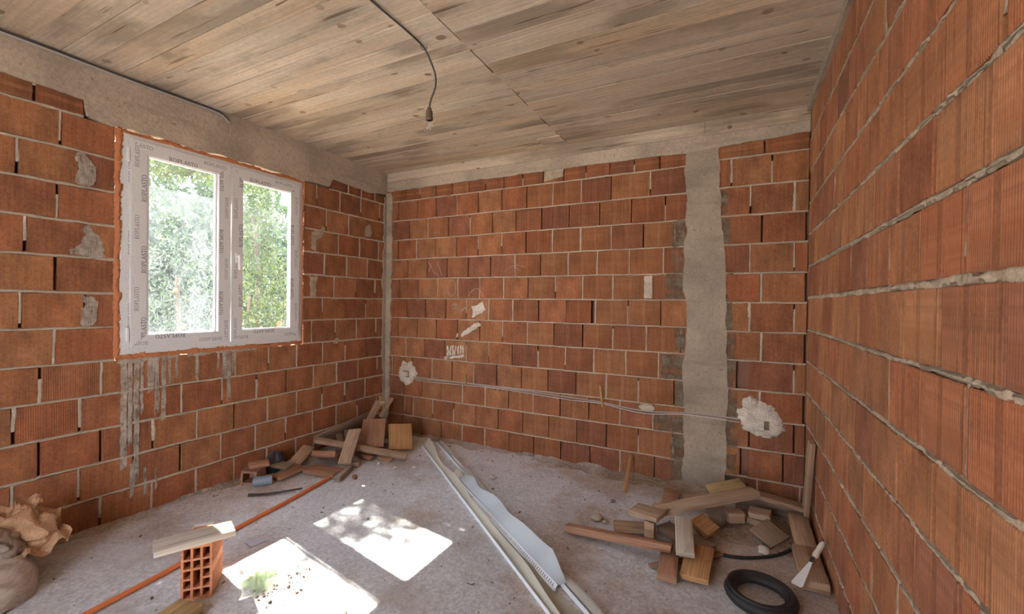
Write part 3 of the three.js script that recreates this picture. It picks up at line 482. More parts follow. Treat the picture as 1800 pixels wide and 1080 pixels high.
// ------------------------------------------------------------------ wiring
{
  const lamp = group('bare_bulb', 'bare light bulb in a brown holder hanging on its cable from the ceiling', 'lamp');
  part(lamp, 'cable', tube([[-1.43, 2.668, REAR - 0.1], [-1.45, 2.668, 0.2], [-1.44, 2.667, -0.7], [-1.448, 2.665, -1.436], [-1.450, 2.663, -1.70], [-1.455, 2.655, -1.80], [-1.435, 2.60, -1.822], [-1.402, 2.51, -1.826], [-1.404, 2.45, -1.826], [-1.432, 2.395, -1.826], [-1.441, 2.352, -1.826]], 0.0048, 120), M.darkgrey);
  part(lamp, 'ceiling_hook', tube([[-1.475, 2.678, -1.79], [-1.47, 2.655, -1.80], [-1.45, 2.648, -1.802], [-1.44, 2.662, -1.80]], 0.002, 20, 5), M.darkgrey);
  part(lamp, 'holder', new THREE.LatheGeometry([[0.004, 0.066], [0.011, 0.064], [0.0125, 0.050], [0.0175, 0.046], [0.0185, 0.012], [0.0195, 0.008], [0.0195, 0], [0.012, -0.002]].map(([a, b]) => new THREE.Vector2(a, b)), 24).translate(-1.441, 2.292, -1.826), std({ color: lin(.13, .085, .06), roughness: 0.5 }));
  const gb = part(lamp, 'glass_bulb', new THREE.LatheGeometry([[0.0125, 0.004], [0.013, -0.006], [0.018, -0.018], [0.0275, -0.036], [0.0285, -0.048], [0.023, -0.064], [0.012, -0.0725], [0.0001, -0.075]].map(([a, b]) => new THREE.Vector2(a, b)), 28).translate(-1.443, 2.292, -1.826), new THREE.MeshPhysicalMaterial({ color: lin(.97, .97, .96), transmission: 1, thickness: 0, roughness: 0.04, ior: 1.5 }));
  part(gb, 'filament_stem', new THREE.CylinderGeometry(0.0015, 0.004, 0.03, 8).translate(-1.443, 2.272, -1.826), M.wire);

  const c = group('ceiling_cable', 'black twin cable clipped along the edge between left wall and ceiling', 'cable');
  const pts = (dx, dy) => [[-L + 0.02 + dx, H - 0.014 + dy, 0.6], [-L + 0.022 + dx, H - 0.016 + dy, -0.4], [-L + 0.02 + dx, H - 0.012 + dy, -0.9], [-L + 0.026 + dx, H - 0.018 + dy, -1.25], [-L + 0.02 + dx, H - 0.012 + dy, -1.6], [-L + 0.022 + dx, H - 0.018 + dy, -1.80], [-L + 0.02 + dx, H - 0.05 + dy, -1.85]];
  part(c, 'strand', tube(pts(0, 0), 0.006, 90), M.darkgrey); part(c, 'strand', tube(pts(0.004, -0.012), 0.005, 90), M.wire);
  part(c, 'bare_wire', tube([[-L + 0.02, H - 0.05, -1.85], [-L + 0.018, H - 0.09, -1.865], [-L + 0.016, H - 0.15, -1.862]], 0.0016, 20, 5), M.wire);
  part(c, 'staple', bx(-L + 0.008, -L + 0.032, H - 0.034, H - 0.03, -1.255, -1.25), M.steel);

  const p = group('conduit_wires', 'two grey wires run in a chased groove between the plastered sockets', 'wire');
  const zz = -B + 0.008, run = [[-2.90, .585], [-2.864, .570], [-2.4, .571], [-1.988, .570], [-1.6, .563], [-1.237, .553], [-.941, .544], [-.803, .528], [-.605, .516], [-.345, .536], [-.178, .541], [.035, .536]];
  part(p, 'wire', tube(run.map(([x, y]) => [x, y + 0.004, zz + 0.004]), 0.0036, 160, 6), M.wire); part(p, 'wire', tube(run.map(([x, y], i) => [x, y - 0.009 - 0.004 * (i % 3), zz + 0.003]), 0.0034, 160, 6), std({ color: lin(.62, .58, .53), roughness: 0.6 }));
  part(p, 'groove', tube(run.map(([x, y]) => [x, y - 0.003, -B + 0.0005]), 0.009, 160, 5), M.core);
  const wy = (x) => { let i = 0; while (i < run.length - 2 && run[i + 1][0] < x) i++; const [x0, y0] = run[i], [x1, y1] = run[i + 1]; return y0 + (y1 - y0) * (x - x0) / (x1 - x0); };
  const chips = []; for (let i = 0; i < 46; i++) { const x = rr(-2.3, -0.45), hh = rr(0.010, 0.034), g = new THREE.ConeGeometry(rr(0.006, 0.016), hh, 3); g.scale(1, 1, 0.10); g.rotateZ(Math.PI + rr(-0.4, 0.4)); g.translate(x, wy(x) - 0.012 - hh * 0.3, -B + 0.0015); chips.push(g); }
  part(p, 'chiselled_edge', mergeGeometries(chips), M.core).userData.kind = 'stuff';
  part(p, 'wooden_peg', new RoundedBoxGeometry(0.018, 0.10, 0.012, 1, 0.002).rotateZ(0.12).translate(-2.26, .615, -B + 0.02), M.wood.orange); part(p, 'wooden_peg', new RoundedBoxGeometry(0.018, 0.17, 0.012, 1, 0.002).rotateZ(0.13).translate(-0.955, .60, -B + 0.02), M.wood.orange);
  part(p, 'plaster_dab', new THREE.SphereGeometry(0.04, 14, 10).scale(1.6, 0.7, 0.25).translate(-0.60, .545, -B + 0.004), M.mortar);

  function splat(cx, cy, rx, ry, seed) {
    const n = 72, out = [[cx, cy, 0.022]], pos = [], rings = [0.35, 0.6, 0.82, 1];
    const P = (i, k) => { const a = i / n * 6.28318, sp = 1 + 0.16 * n3(Math.cos(a) * 2.2, Math.sin(a) * 2.2, seed) + 0.13 * Math.abs(n3(Math.cos(a) * 7, Math.sin(a) * 7, seed + 3)) + (k === 3 ? 0.10 * n3(Math.cos(a) * 16, Math.sin(a) * 16, seed + 5) : 0), f = rings[k] * sp; return [cx + rx * f * Math.cos(a), cy + ry * f * Math.sin(a), [0.021, 0.018, 0.013, -0.001][k] + 0.003 * n3(i * 0.7, k * 3, seed)]; };
    for (let i = 0; i < n; i++) { pos.push(...out[0], ...P(i, 0), ...P(i + 1, 0)); for (let k = 0; k < 3; k++) pos.push(...P(i, k), ...P(i, k + 1), ...P(i + 1, k + 1), ...P(i, k), ...P(i + 1, k + 1), ...P(i + 1, k)); }
    const g = new THREE.BufferGeometry(); g.setAttribute('position', new THREE.Float32BufferAttribute(pos, 3)); let q = mergeVertices(g, 1e-6); q.computeVertexNormals(); return boxUV(q).translate(0, 0, -B);
  }
  const box = (s, cx, cy, d) => { // an open square socket box set in the plaster
    const f = new THREE.Shape([[-d, -d], [d, -d], [d, d], [-d, d]].map(([a, b]) => new THREE.Vector2(a, b))), h = new THREE.Path(); h.absarc(0, 0, d * 0.45, 0, 6.283, true); f.holes.push(h);
    part(s, 'socket_box', new THREE.ExtrudeGeometry(f, { depth: 0.008, bevelEnabled: true, bevelSize: 0.001, bevelThickness: 0.001, bevelSegments: 1 }).translate(cx, cy, -B + 0.022), M.plaster);
    part(s, 'opening', new THREE.CircleGeometry(d * 0.45, 20).translate(cx, cy, -B + 0.0235), M.core);
  };
  const s1 = group('plastered_socket', 'round dab of white plaster around the socket near the left corner', 'socket'); part(s1, 'plaster_dab', splat(-2.983, .612, .105, .115, 3), M.plaster);
  part(s1, 'socket_rim', mergeGeometries([bx(-3.02, -2.945, .628, .638, -B + .017, -B + .026), bx(-2.955, -2.945, .575, .636, -B + .017, -B + .026), bx(-2.985, -2.95, .572, .582, -B + .017, -B + .025)]), M.stainGrey);
  const s2 = group('plastered_socket', 'ragged white plaster around the square socket right of the column', 'socket'); part(s2, 'plaster_dab', splat(.155, .552, .125, .115, 9), M.plaster); box(s2, .150, .520, .034);
  part(s2, 'plaster_drip', splat(.10, .655, .05, .05, 15), M.plaster); part(s2, 'plaster_drip', splat(.235, .50, .07, .05, 17), M.plaster); part(s2, 'knockout', bx(.186, .215, .49, .55, -B + .012, -B + .024), M.stainGrey);
}

// ------------------------------------------------------------------ timber offcuts
function timber(label, p0, p1, wd, th, mat, roll = 0, extra = {}) { // p0, p1: ends of the centre line
  const a = V(...p0), b = V(...p1), len = a.distanceTo(b), x = b.clone().sub(a).normalize(), y = V(0, 1, 0), z = V().crossVectors(x, y).normalize(); y.crossVectors(z, x);
  let g = new RoundedBoxGeometry(len, th, wd, 1, Math.min(0.003, th * 0.15)); const p = g.attributes.position, sd = Math.floor(rnd() * 900);
  for (let i = 0; i < p.count; i++) { const e = Math.abs(p.getX(i)) > len * 0.45 ? 0.006 : 0; p.setXYZ(i, p.getX(i) + e * n3(p.getZ(i) * 40, p.getY(i) * 60, sd), p.getY(i) + 0.002 * n3(p.getX(i) * 6, p.getZ(i) * 9, sd), p.getZ(i)); }
  g.computeVertexNormals(); g = toCreasedNormals(g, 0.5); g = shiftUV(boxUV(g), rnd(), rnd() * 0.5);
  const m = solo('timber_offcut', g, M.wood[mat], label, 'wood', extra); m.matrix.makeBasis(x, y, z); m.quaternion.setFromRotationMatrix(m.matrix); m.rotateX(roll); m.position.copy(a.add(b).multiplyScalar(0.5)); return m;
}
// left pile, in the corner under the window wall
timber('long pale batten lying across the left pile, pointing at the corner beads', [-3.17, .150, -2.535], [-2.446, .040, -2.846], .060, .028, 'pale', 0.25);
timber('pale upright plank crossing over the long batten, leaning on the left pile', [-2.90, .235, -2.71], [-2.735, .050, -2.45], .105, .022, 'pale', 0.1);
timber('bright orange square board at the right end of the left pile', [-2.745, .205, -3.10], [-2.615, .030, -2.965], .205, .022, 'orange', -0.05);
timber('broad reddish board beside the bright orange square one in left pile', [-2.945, .250, -2.985], [-2.80, .065, -2.80], .205, .022, 'red', 0);
timber('brown plank leaning into the corner behind the reddish board', [-3.06, .375, -3.16], [-3.03, .130, -2.93], .085, .024, 'tan', 0.2);
timber('thin stick propped upright in the corner on the left pile', [-2.93, .410, -3.20], [-2.925, .270, -3.03], .036, .022, 'tan', 0.3);
timber('short stub of wood wedged at the top of the corner pile', [-3.08, .40, -3.21], [-3.00, .36, -3.14], .055, .045, 'tan', 0.2);
timber('greyish plank sloping down beside the wall at left of the pile', [-3.155, .115, -2.455], [-3.085, .025, -2.235], .100, .022, 'tan', -0.25);
timber('pinkish broad block under the pale upright plank in left pile', [-3.04, .075, -2.43], [-2.85, .075, -2.50], .150, .045, 'red', -0.55);
timber('flat red-brown board in front, by the end of the orange pipe', [-2.95, .026, -2.295], [-2.675, .026, -2.345], .135, .030, 'red', 0);
timber('short grey batten on the floor at the front tip of the left pile', [-2.700, .022, -2.470], [-2.600, .022, -2.262], .050, .034, 'grey', 0.1);
timber('flat tan board next to the grey pipe bend', [-3.005, .022, -2.06], [-3.000, .040, -2.27], .095, .026, 'red', 0);
timber('small dark plank lying behind the flat tan board against the wall', [-3.20, .065, -2.16], [-3.04, .055, -2.20], .085, .022, 'dark', 0.1);
timber('dark plank crossing low behind the long batten in left pile', [-3.20, .125, -2.80], [-3.06, .100, -2.70], .055, .022, 'dark', 0.2);
timber('second dark plank close behind the pale upright plank', [-3.16, .150, -2.86], [-2.99, .120, -2.73], .060, .022, 'dark', -0.2);
timber('long dark board resting against the left wall behind the pile', [-3.215, .200, -3.20], [-3.215, .120, -2.55], .130, .022, 'dark', 1.15);
timber('short red stub poking out below the long pale batten', [-2.90, .024, -2.73], [-2.70, .024, -2.705], .045, .030, 'red', 0);
timber('small wedge of wood under the right end of the long batten', [-2.675, .020, -2.78], [-2.545, .015, -2.775], .060, .024, 'red', 0.2);
timber('small pale end of wood below the pale upright plank', [-2.80, .025, -2.52], [-2.68, .025, -2.555], .040, .030, 'pale', 0);
timber('dark offcut filling the corner at the bottom of the left pile', [-3.16, .060, -3.25], [-2.82, .050, -3.30], .180, .060, 'dark', 0.1);
timber('hidden broad dark board carrying the left pile', [-3.12, .040, -2.75], [-2.76, .030, -2.92], .200, .040, 'dark', 0);
timber('tiny red-brown wood cube lying loose on the floor', [-2.551, .015, -2.373], [-2.520, .015, -2.367], .028, .028, 'red', 0);
// right pile
timber('long orange-brown batten at the left front of the right pile', [-0.868, .026, -2.410], [-0.275, .088, -2.366], .055, .038, 'red', -0.12);
timber('short pale board on top at the left of the right pile', [-0.525, .128, -2.628], [-0.355, .140, -2.575], .135, .026, 'pale', 0);
timber('small block propping the short pale board', [-0.44, .060, -2.545], [-0.385, .060, -2.53], .035, .115, 'tan', 0);
timber('long pale plank rising over the right pile to the right', [-0.405, .115, -2.690], [0.125, .190, -3.075], .085, .040, 'pale', 0);
timber('plank falling from the long pale plank towards the right corner', [0.120, .165, -3.105], [0.400, .120, -3.145], .090, .026, 'tan', 0);
timber('yellow board peeking out behind the long pale plank', [-0.140, .140, -3.085], [0.060, .180, -3.200], .105, .024, 'yellow', 0.2);
timber('orange sawn block under the long pale plank', [-0.172, .062, -2.685], [-0.112, .080, -2.780], .115, .035, 'orange', 0.35);
timber('whitish plank sloping down to the front in right pile', [-0.243, .150, -2.590], [-0.208, .085, -2.340], .088, .028, 'white', 0.05);
timber('flat pinkish board end at the very front of right pile', [-0.290, .042, -2.440], [-0.275, .032, -2.185], .090, .034, 'red', 0);
timber('broad orange-brown board at the front next to the black coil', [-0.145, .058, -2.500], [-0.160, .028, -2.245], .130, .026, 'orange', 0.08);
timber('flat grey-brown board low at the left of the right pile', [-0.625, .026, -2.565], [-0.445, .030, -2.630], .100, .026, 'tan', 0);
timber('small pale cube-shaped offcut in the hollow of the right pile', [-0.030, .070, -2.930], [0.055, .075, -2.965], .070, .060, 'tan', 0);
timber('pale offcut with a sawn corner right of the hollow', [0.090, .085, -3.030], [0.205, .085, -3.020], .085, .035, 'pale', 0.1);
timber('lower offcut under the sawn-corner one in the hollow', [0.085, .035, -3.040], [0.200, .030, -3.010], .080, .040, 'tan', 0);
timber('wide grey board lying towards the right wall', [0.345, .085, -3.125], [0.358, .030, -2.745], .100, .022, 'tan', 0);
timber('upright board standing against the right wall by the corner', [0.388, 0.000, -3.145], [0.400, .560, -3.010], .028, .060, 'tan', 0);
timber('dark broken board sloping in the hollow of the right pile', [0.135, .070, -2.900], [0.240, .022, -2.835], .150, .018, 'dark', 0.2);
timber('reddish board flat on the floor beside the column foot', [-0.43, .014, -3.165], [-0.325, .014, -3.175], .250, .022, 'red', 0);
timber('thin plank behind the long pale plank at the column foot', [-0.28, .080, -3.02], [-0.05, .120, -3.10], .060, .020, 'tan', 0.1);
timber('dark plank at the bottom of the right pile under the whitish one', [-0.36, .045, -2.66], [-0.10, .040, -2.52], .110, .040, 'dark', 0);
timber('tan board lying by the trowel along the right wall', [0.345, .030, -2.800], [0.352, .030, -2.450], .110, .050, 'tan', 0);
timber('thin yellow stick leaning against the foot of the back wall', [-0.687, .004, -3.115], [-0.708, .165, -3.448], .026, .010, 'orange', 0.3);

// ------------------------------------------------------------------ other things on the floor
{ // orange conduit pipe
  const pts = [[-2.36, .014, -0.45], [-2.402, .013, -0.799], [-2.453, .013, -1.168], [-2.546, .013, -1.469], [-2.61, .013, -1.87], [-2.686, .014, -2.262]];
  const g = new THREE.TubeGeometry(new THREE.CatmullRomCurve3(pts.map((p) => V(...p))), 760, 0.0125, 10, false), a = g.attributes.position;
  const c = new THREE.CatmullRomCurve3(pts.map((p) => V(...p)));
  for (let i = 0; i <= 760; i++) { const o = c.getPointAt(i / 760), k = i % 3 === 0 ? 0.9 : 1.0; for (let j = 0; j <= 10; j++) { const q = i * 11 + j; a.setXYZ(q, o.x + (a.getX(q) - o.x) * k, o.y + (a.getY(q) - o.y) * k, o.z + (a.getZ(q) - o.z) * k); } }
  g.computeVertexNormals(); solo('conduit_pipe', g, M.orangePipe, 'long orange corrugated pipe running across the floor to the left pile', 'pipe');
}
{ // hollow brick standing on end, with a board on top
  const g = group('hollow_brick', 'hollow brick standing on end with its honeycomb of holes towards the camera', 'brick');
  const s = new THREE.Shape([[-.058, 0], [.058, 0], [.058, .245], [-.058, .245]].map(([a, b]) => new THREE.Vector2(a, b)));
  const hw = .0265, xs = [-.036, 0, .036], hs = [[.014, .034], [.057, .034], [.100, .034], [.143, .034], [.186, .045]];
  xs.forEach((x, ci) => { let list = hs; if (ci === 1) list = [hs[0], [.057, .077], hs[3], hs[4]]; for (const [y, h] of list) { const p = new THREE.Path(); p.moveTo(x - hw / 2, y); p.lineTo(x - hw / 2, y + h); p.lineTo(x + hw / 2, y + h); p.lineTo(x + hw / 2, y); s.holes.push(p); } });
  const bm = brickTint([[.80, .33, .16]])[0];
  part(g, 'body', boxUV(new THREE.ExtrudeGeometry(s, { depth: .186, bevelEnabled: false }).translate(0, 0, -.093)), bm);
  part(g, 'back_web', bx(-.056, .056, .003, .242, -.09, -.083), bm);
  const ribs = []; for (let i = 0; i < 24; i++) { const y = .010 + i * .0098; if (Math.abs(y - .1225) < .016) continue; for (const sd of [-1, 1]) ribs.push(bx(sd > 0 ? .0578 : -.0600, sd > 0 ? .0600 : -.0578, y - .0027, y + .0027, -.093, .093)); }
  part(g, 'ribs', mergeGeometries(ribs), bm);
  g.rotation.y = 0.85; g.position.set(-2.185, 0.0005, -1.137);
  timber('pale board lying on top of the standing hollow brick', [-2.215, .260, -0.955], [-2.098, .260, -1.225], .120, .026, 'white', 0);
  timber('yellowish board end on the floor in front of the hollow brick', [-2.005, .030, -0.860], [-2.040, .030, -1.015], .120, .055, 'yellow', 0);
}
{
  const t = solo('ceramic_tile', new RoundedBoxGeometry(0.078, 0.006, 0.062, 1, 0.0015), std({ color: lin(.66, .72, .80), roughness: 0.25 }), 'small pale blue tile lying on the floor beside the orange pipe', 'tile'); t.position.set(-2.335, .0035, -1.482); t.rotation.y = 1.38;
  const f = solo('foam_scrap', new RoundedBoxGeometry(0.10, 0.035, 0.05, 1, 0.006), std({ color: lin(.88, .87, .84), roughness: 0.9 }), 'white foam scrap on the floor behind the board on the brick', 'foam'); f.position.set(-2.72, .018, -1.42); f.rotation.y = 0.9;
}
// crumpled sheets
function crumple(nu, nv, fn) { const pos = [], uv = [], idx = []; for (let j = 0; j <= nv; j++) for (let i = 0; i <= nu; i++) { pos.push(...fn(i / nu, j / nv)); uv.push(i / nu, j / nv); } for (let j = 0; j < nv; j++) for (let i = 0; i < nu; i++) { const a = j * (nu + 1) + i; idx.push(a, a + 1, a + nu + 2, a, a + nu + 2, a + nu + 1); } const g = new THREE.BufferGeometry(); g.setAttribute('position', new THREE.Float32BufferAttribute(pos, 3)); g.setAttribute('uv', new THREE.Float32BufferAttribute(uv, 2)); g.setIndex(idx); return g; }
const tri = (t) => Math.abs((t % 1 + 1) % 1 * 2 - 1);
const ridged = (x, y, z, s) => 1 - Math.abs(n3(x, y, z, s));
{
  const w = solo('plastic_wrapper', toCreasedNormals(crumple(26, 20, (u, v) => [-1.99 + 0.17 * (u - 0.5) + 0.01 * n3(u * 5, v * 5, 1), 0.004 + 0.045 * ridged(u * 4, v * 4, 2, 3) * Math.sin(Math.PI * u) * Math.sin(Math.PI * v) + 0.02 * Math.abs(n3(u * 9, v * 9, 5)) * Math.sin(Math.PI * u), -1.29 + 0.14 * (v - 0.5) + 0.02 * n3(u * 4, v * 4, 7)]), 0.4), new THREE.MeshPhysicalMaterial({ color: lin(.72, .86, .55), roughness: 0.25, transmission: 0.5, thickness: 0, transparent: true, opacity: 0.75, side: THREE.DoubleSide }), 'crumpled green and clear plastic wrapper in the sun patch', 'wrapper');
  const paper = std({ color: lin(.66, .40, .23), roughness: 0.85, side: THREE.DoubleSide, map: mortarMap }), cream = std({ color: lin(.62, .52, .44), roughness: 0.8, side: THREE.DoubleSide, map: mortarMap });
  const bag = group('paper_sack', 'crumpled brown paper cement sack by the left wall at the photo edge', 'sack');
  const crushed = (rx, ry, rz, seed, planes, dent) => { // a bag crushed into facets: planes cut from a ball, dented along creases
    const P = Array.from({ length: planes }, (_, i) => { const z = 2 * hash(i, seed, 1) - 1, a = 6.28318 * hash(i, seed, 2), r = Math.sqrt(1 - z * z); return [r * Math.cos(a), z, r * Math.sin(a), 0.72 + 0.36 * hash(i, seed, 3)]; });
    const g = mergeVertices(new THREE.IcosahedronGeometry(1, 14).deleteAttribute('normal').deleteAttribute('uv')), p = g.attributes.position;
    for (let i = 0; i < p.count; i++) { const x = p.getX(i), y = p.getY(i), z = p.getZ(i); let r = 1.25; for (const [a, b, c, h] of P) { const d = a * x + b * y + c * z; if (d > 0.15) r = Math.min(r, h / d); } r -= dent * Math.pow(ridged(x * 2.1 + seed, y * 2.1, z * 2.1, 4), 3) + 0.05 * Math.abs(n3(x * 5, y * 5, z * 5 + seed)); p.setXYZ(i, x * r * rx, y * r * ry, z * r * rz); }
    return boxUV(toCreasedNormals(g, 0.3));
  };
  part(bag, 'crushed_top', crushed(0.125, 0.135, 0.155, 5, 26, 0.20).translate(-3.075, 0.205, -0.790), paper);
  part(bag, 'grey_bundle', crushed(0.09, 0.075, 0.10, 9, 20, 0.22).translate(-2.98, 0.195, -0.66), std({ color: lin(.42, .33, .27), roughness: 0.7, map: mortarMap }));
  part(bag, 'torn_flap', toCreasedNormals(crumple(14, 6, (u, v) => [-3.05 + 0.03 * n3(u * 3, v * 3, 1) - 0.05 * v, 0.31 + 0.035 * v + 0.03 * (tri(u * 2.2) - 0.5) + 0.012 * n3(u * 6, v * 6, 2), -0.70 - 0.16 * u]), 0.3), paper);
  part(bag, 'filled_body', toCreasedNormals(crumple(60, 22, (u, v) => {
    const a = u * 6.28318, b = v * 1.57, rad = (0.20 * Math.pow(Math.cos(b), 0.45) + 0.012) * (1 + 0.10 * n3(Math.cos(a) * 2, Math.sin(a) * 2, v * 3, 8) + 0.10 * (tri(u * 9 + v * 0.6) - 0.5) * v);
    return [-2.93 + rad * Math.cos(a), 0.002 + 0.15 * Math.sin(b) + 0.012 * n3(Math.cos(a) * 5, Math.sin(a) * 5, v * 6, 2), -0.60 + rad * Math.sin(a) * 1.0];
  }), 0.4), cream);
  part(bag, 'loose_fold', toCreasedNormals(crumple(20, 16, (u, v) => [-2.90 - 0.16 * v + 0.03 * n3(u * 4, v * 4, 2, 4), 0.13 + 0.10 * v + 0.035 * (tri(u * 2.5 + v * 0.4) - 0.5) + 0.02 * n3(u * 6, v * 6, 1), -0.68 - 0.24 * u + 0.02 * n3(u * 5, v * 5, 9)]), 0.35), paper);
  part(bag, 'printed_panel', crumple(10, 8, (u, v) => [-2.775 + 0.018 * Math.sin(u * 3.1) + 0.006 * n3(u * 6, v * 6, 3), 0.025 + 0.085 * v, -0.62 + 0.10 * u]), std({ color: lin(.85, .62, .10), roughness: 0.7, side: THREE.DoubleSide })).userData.label = 'yellow printed panel';
  part(bag, 'printed_stripe', crumple(10, 4, (u, v) => [-2.79 + 0.018 * Math.sin(u * 3.1) + 0.006 * n3(u * 6, v * 6, 3), 0.115 + 0.022 * v, -0.62 + 0.10 * u]), std({ color: lin(.25, .42, .62), roughness: 0.7, side: THREE.DoubleSide })).userData.label = 'blue printed stripe';
}
{ // scraps left of the pile
  const c = group('broken_brick', 'broken brick end with a dark open side left of the timber pile', 'brick');
  const s = new THREE.Shape([[-.06, 0], [.06, 0], [.055, .09], [-.05, .10]].map(([a, b]) => new THREE.Vector2(a, b))), h = new THREE.Path(); h.moveTo(-.045, .012); h.lineTo(-.04, .085); h.lineTo(.04, .078); h.lineTo(.045, .012); s.holes.push(h);
  part(c, 'shell', boxUV(new THREE.ExtrudeGeometry(s, { depth: .13, bevelEnabled: true, bevelSize: .002, bevelThickness: .002, bevelSegments: 1 })), brickTint([[.50, .28, .19]])[0]); part(c, 'inner_web', bx(-.045, .045, .01, .085, .03, .036), M.core);
  c.position.set(-3.185, .002, -2.035); c.rotation.y = 0.55;
  timber('tan split wedge beside the broken brick end', [-3.165, .120, -1.955], [-3.10, .118, -2.07], .055, .03, 'red', 0.3);
  const p = solo('pipe_bend', tube([[-3.065, .034, -1.935], [-3.035, .034, -1.955], [-3.008, .034, -1.985], [-2.99, .034, -2.015]], .033, 24, 18), std({ color: lin(.26, .32, .38), roughness: 0.4, side: THREE.DoubleSide }), 'short grey-blue pipe bend left of the timber pile', 'pipe');
  const b = solo('plastic_bag', toCreasedNormals(crumple(40, 14, (u, v) => { const a = u * 6.28318, k = Math.cos(v * 1.5) * (1 + 0.3 * n3(Math.cos(a) * 2, Math.sin(a) * 2, v * 3)); return [-3.205 + 0.055 * k * Math.cos(a), 0.002 + 0.145 * Math.sin(v * 1.5) + 0.02 * n3(Math.cos(a) * 4, Math.sin(a) * 4, v * 5), -2.185 + 0.085 * k * Math.sin(a)]; }), 0.4), std({ color: lin(.05, .045, .05), roughness: 0.5, side: THREE.DoubleSide }), 'crumpled black plastic bag between the wall and the pipe bend', 'bag');
  solo('rubber_strip', toCreasedNormals(crumple(40, 4, (u, v) => { const q = new THREE.CatmullRomCurve3([V(-2.943, 0, -1.815), V(-2.85, 0, -1.87), V(-2.764, 0, -1.954), V(-2.69, 0, -2.04)]).getPoint(u), wd = 0.045 * (1 - 0.75 * u); return [q.x + (v - 0.5) * wd * 0.7, 0.004 + 0.010 * (1 - Math.pow(2 * v - 1, 2)) + 0.012 * u, q.z + (v - 0.5) * wd * 0.7]; }), 0.5), std({ color: lin(.07, .05, .045), roughness: 0.8, side: THREE.DoubleSide }), 'dark tapering rubber strip on the floor beside the orange pipe', 'strip');
}
{ // black coil and hose, trowel
  const loops = []; for (let i = 0; i < 16; i++) { const a = rnd() * 6.28, r = rr(0, 0.030), g = new THREE.TorusGeometry(0.122 + r * Math.cos(a), 0.009, 7, 64); g.rotateX(Math.PI / 2); g.rotateZ(rr(-0.02, 0.02)); g.translate(rr(-0.006, 0.006), 0.034 + 0.75 * r * Math.sin(a), rr(-0.006, 0.006)); loops.push(g); }
  const core = new THREE.TorusGeometry(0.122, 0.028, 10, 64); core.rotateX(Math.PI / 2); core.scale(1, 0.8, 1); core.translate(0, 0.033, 0); loops.push(core);
  const c = solo('cable_coil', mergeGeometries(loops), M.black, 'black coil of cable on the floor by the right wall', 'coil'); c.position.set(0.118, 0, -2.265);
  solo('black_hose', tube([[-0.20, .02, -2.60], [-0.12, .010, -2.567], [-0.062, .009, -2.570], [.05, .009, -2.596], [.162, .009, -2.666], [.240, .010, -2.740], [.285, .012, -2.80]], .0085, 60, 8), M.black, 'thin black hose curving along the front of the right pile', 'hose');
  const t = group('trowel', 'pale pointed trowel leaning against the tan board by the right wall', 'trowel');
  const s = new THREE.Shape([[-.008, 0], [.008, 0], [.034, -.125], [.028, -.135], [-.028, -.135], [-.034, -.125]].map(([a, b]) => new THREE.Vector2(a, b)));
  part(t, 'blade', new THREE.ExtrudeGeometry(s, { depth: .002, bevelEnabled: false }), std({ color: lin(.66, .62, .56), roughness: 0.7 })); part(t, 'tang', new THREE.CylinderGeometry(.006, .008, .035, 10).translate(0, .014, .002), M.black);
  part(t, 'handle', new THREE.LatheGeometry([[.0001, .118], [.009, .114], [.0135, .098], [.0125, .06], [.014, .04], [.010, .026], [.0001, .025]].map(([a, b]) => new THREE.Vector2(a, b)), 16), std({ color: lin(.60, .50, .40), roughness: 0.7 }));
  const up = V(0.40 - 0.292, 0.165 - 0.02, -2.565 + 2.44).normalize(), fz = V(-0.75, 0.35, 0.45); const xx = V().crossVectors(up, fz).normalize(), z2 = V().crossVectors(xx, up); t.quaternion.setFromRotationMatrix(new THREE.Matrix4().makeBasis(xx, up, z2)); t.position.set(0.335, 0.135, -2.470);
}
{
  const g = crumple(40, 30, (u, v) => { const a = u * 2 - 1, b = v * 2 - 1, r = Math.max(0, 1 - a * a) * Math.max(0, 1 - b * b); return [0.11 + 0.27 * a + 0.02 * n3(u * 7, v * 7, 2), -0.002 + 0.03 * r * (0.7 + 0.5 * n3(u * 5, v * 5, 4) + 0.3 * n3(u * 16, v * 16, 6)), -3.04 + 0.30 * b + 0.02 * n3(u * 7, v * 7, 8)]; }); g.computeVertexNormals();
  solo('soil_heap', boxUV(g), M.dirt, 'low heap of dirt and sawdust under the right timber pile', 'dirt', { kind: 'stuff' });
}
timber('dark splintered plank standing on edge behind the pale offcut', [0.02, .070, -3.19], [0.33, .060, -3.23], .020, .110, 'dark', 0.1);
timber('short dark block between the orange sawn block and pale cube', [-0.09, .050, -2.90], [-0.02, .055, -3.02], .080, .060, 'dark', 0);
timber('narrow brown lath lying on the floor under the whitish plank', [-0.37, .012, -2.28], [-0.05, .020, -2.56], .030, .016, 'dark', 0);
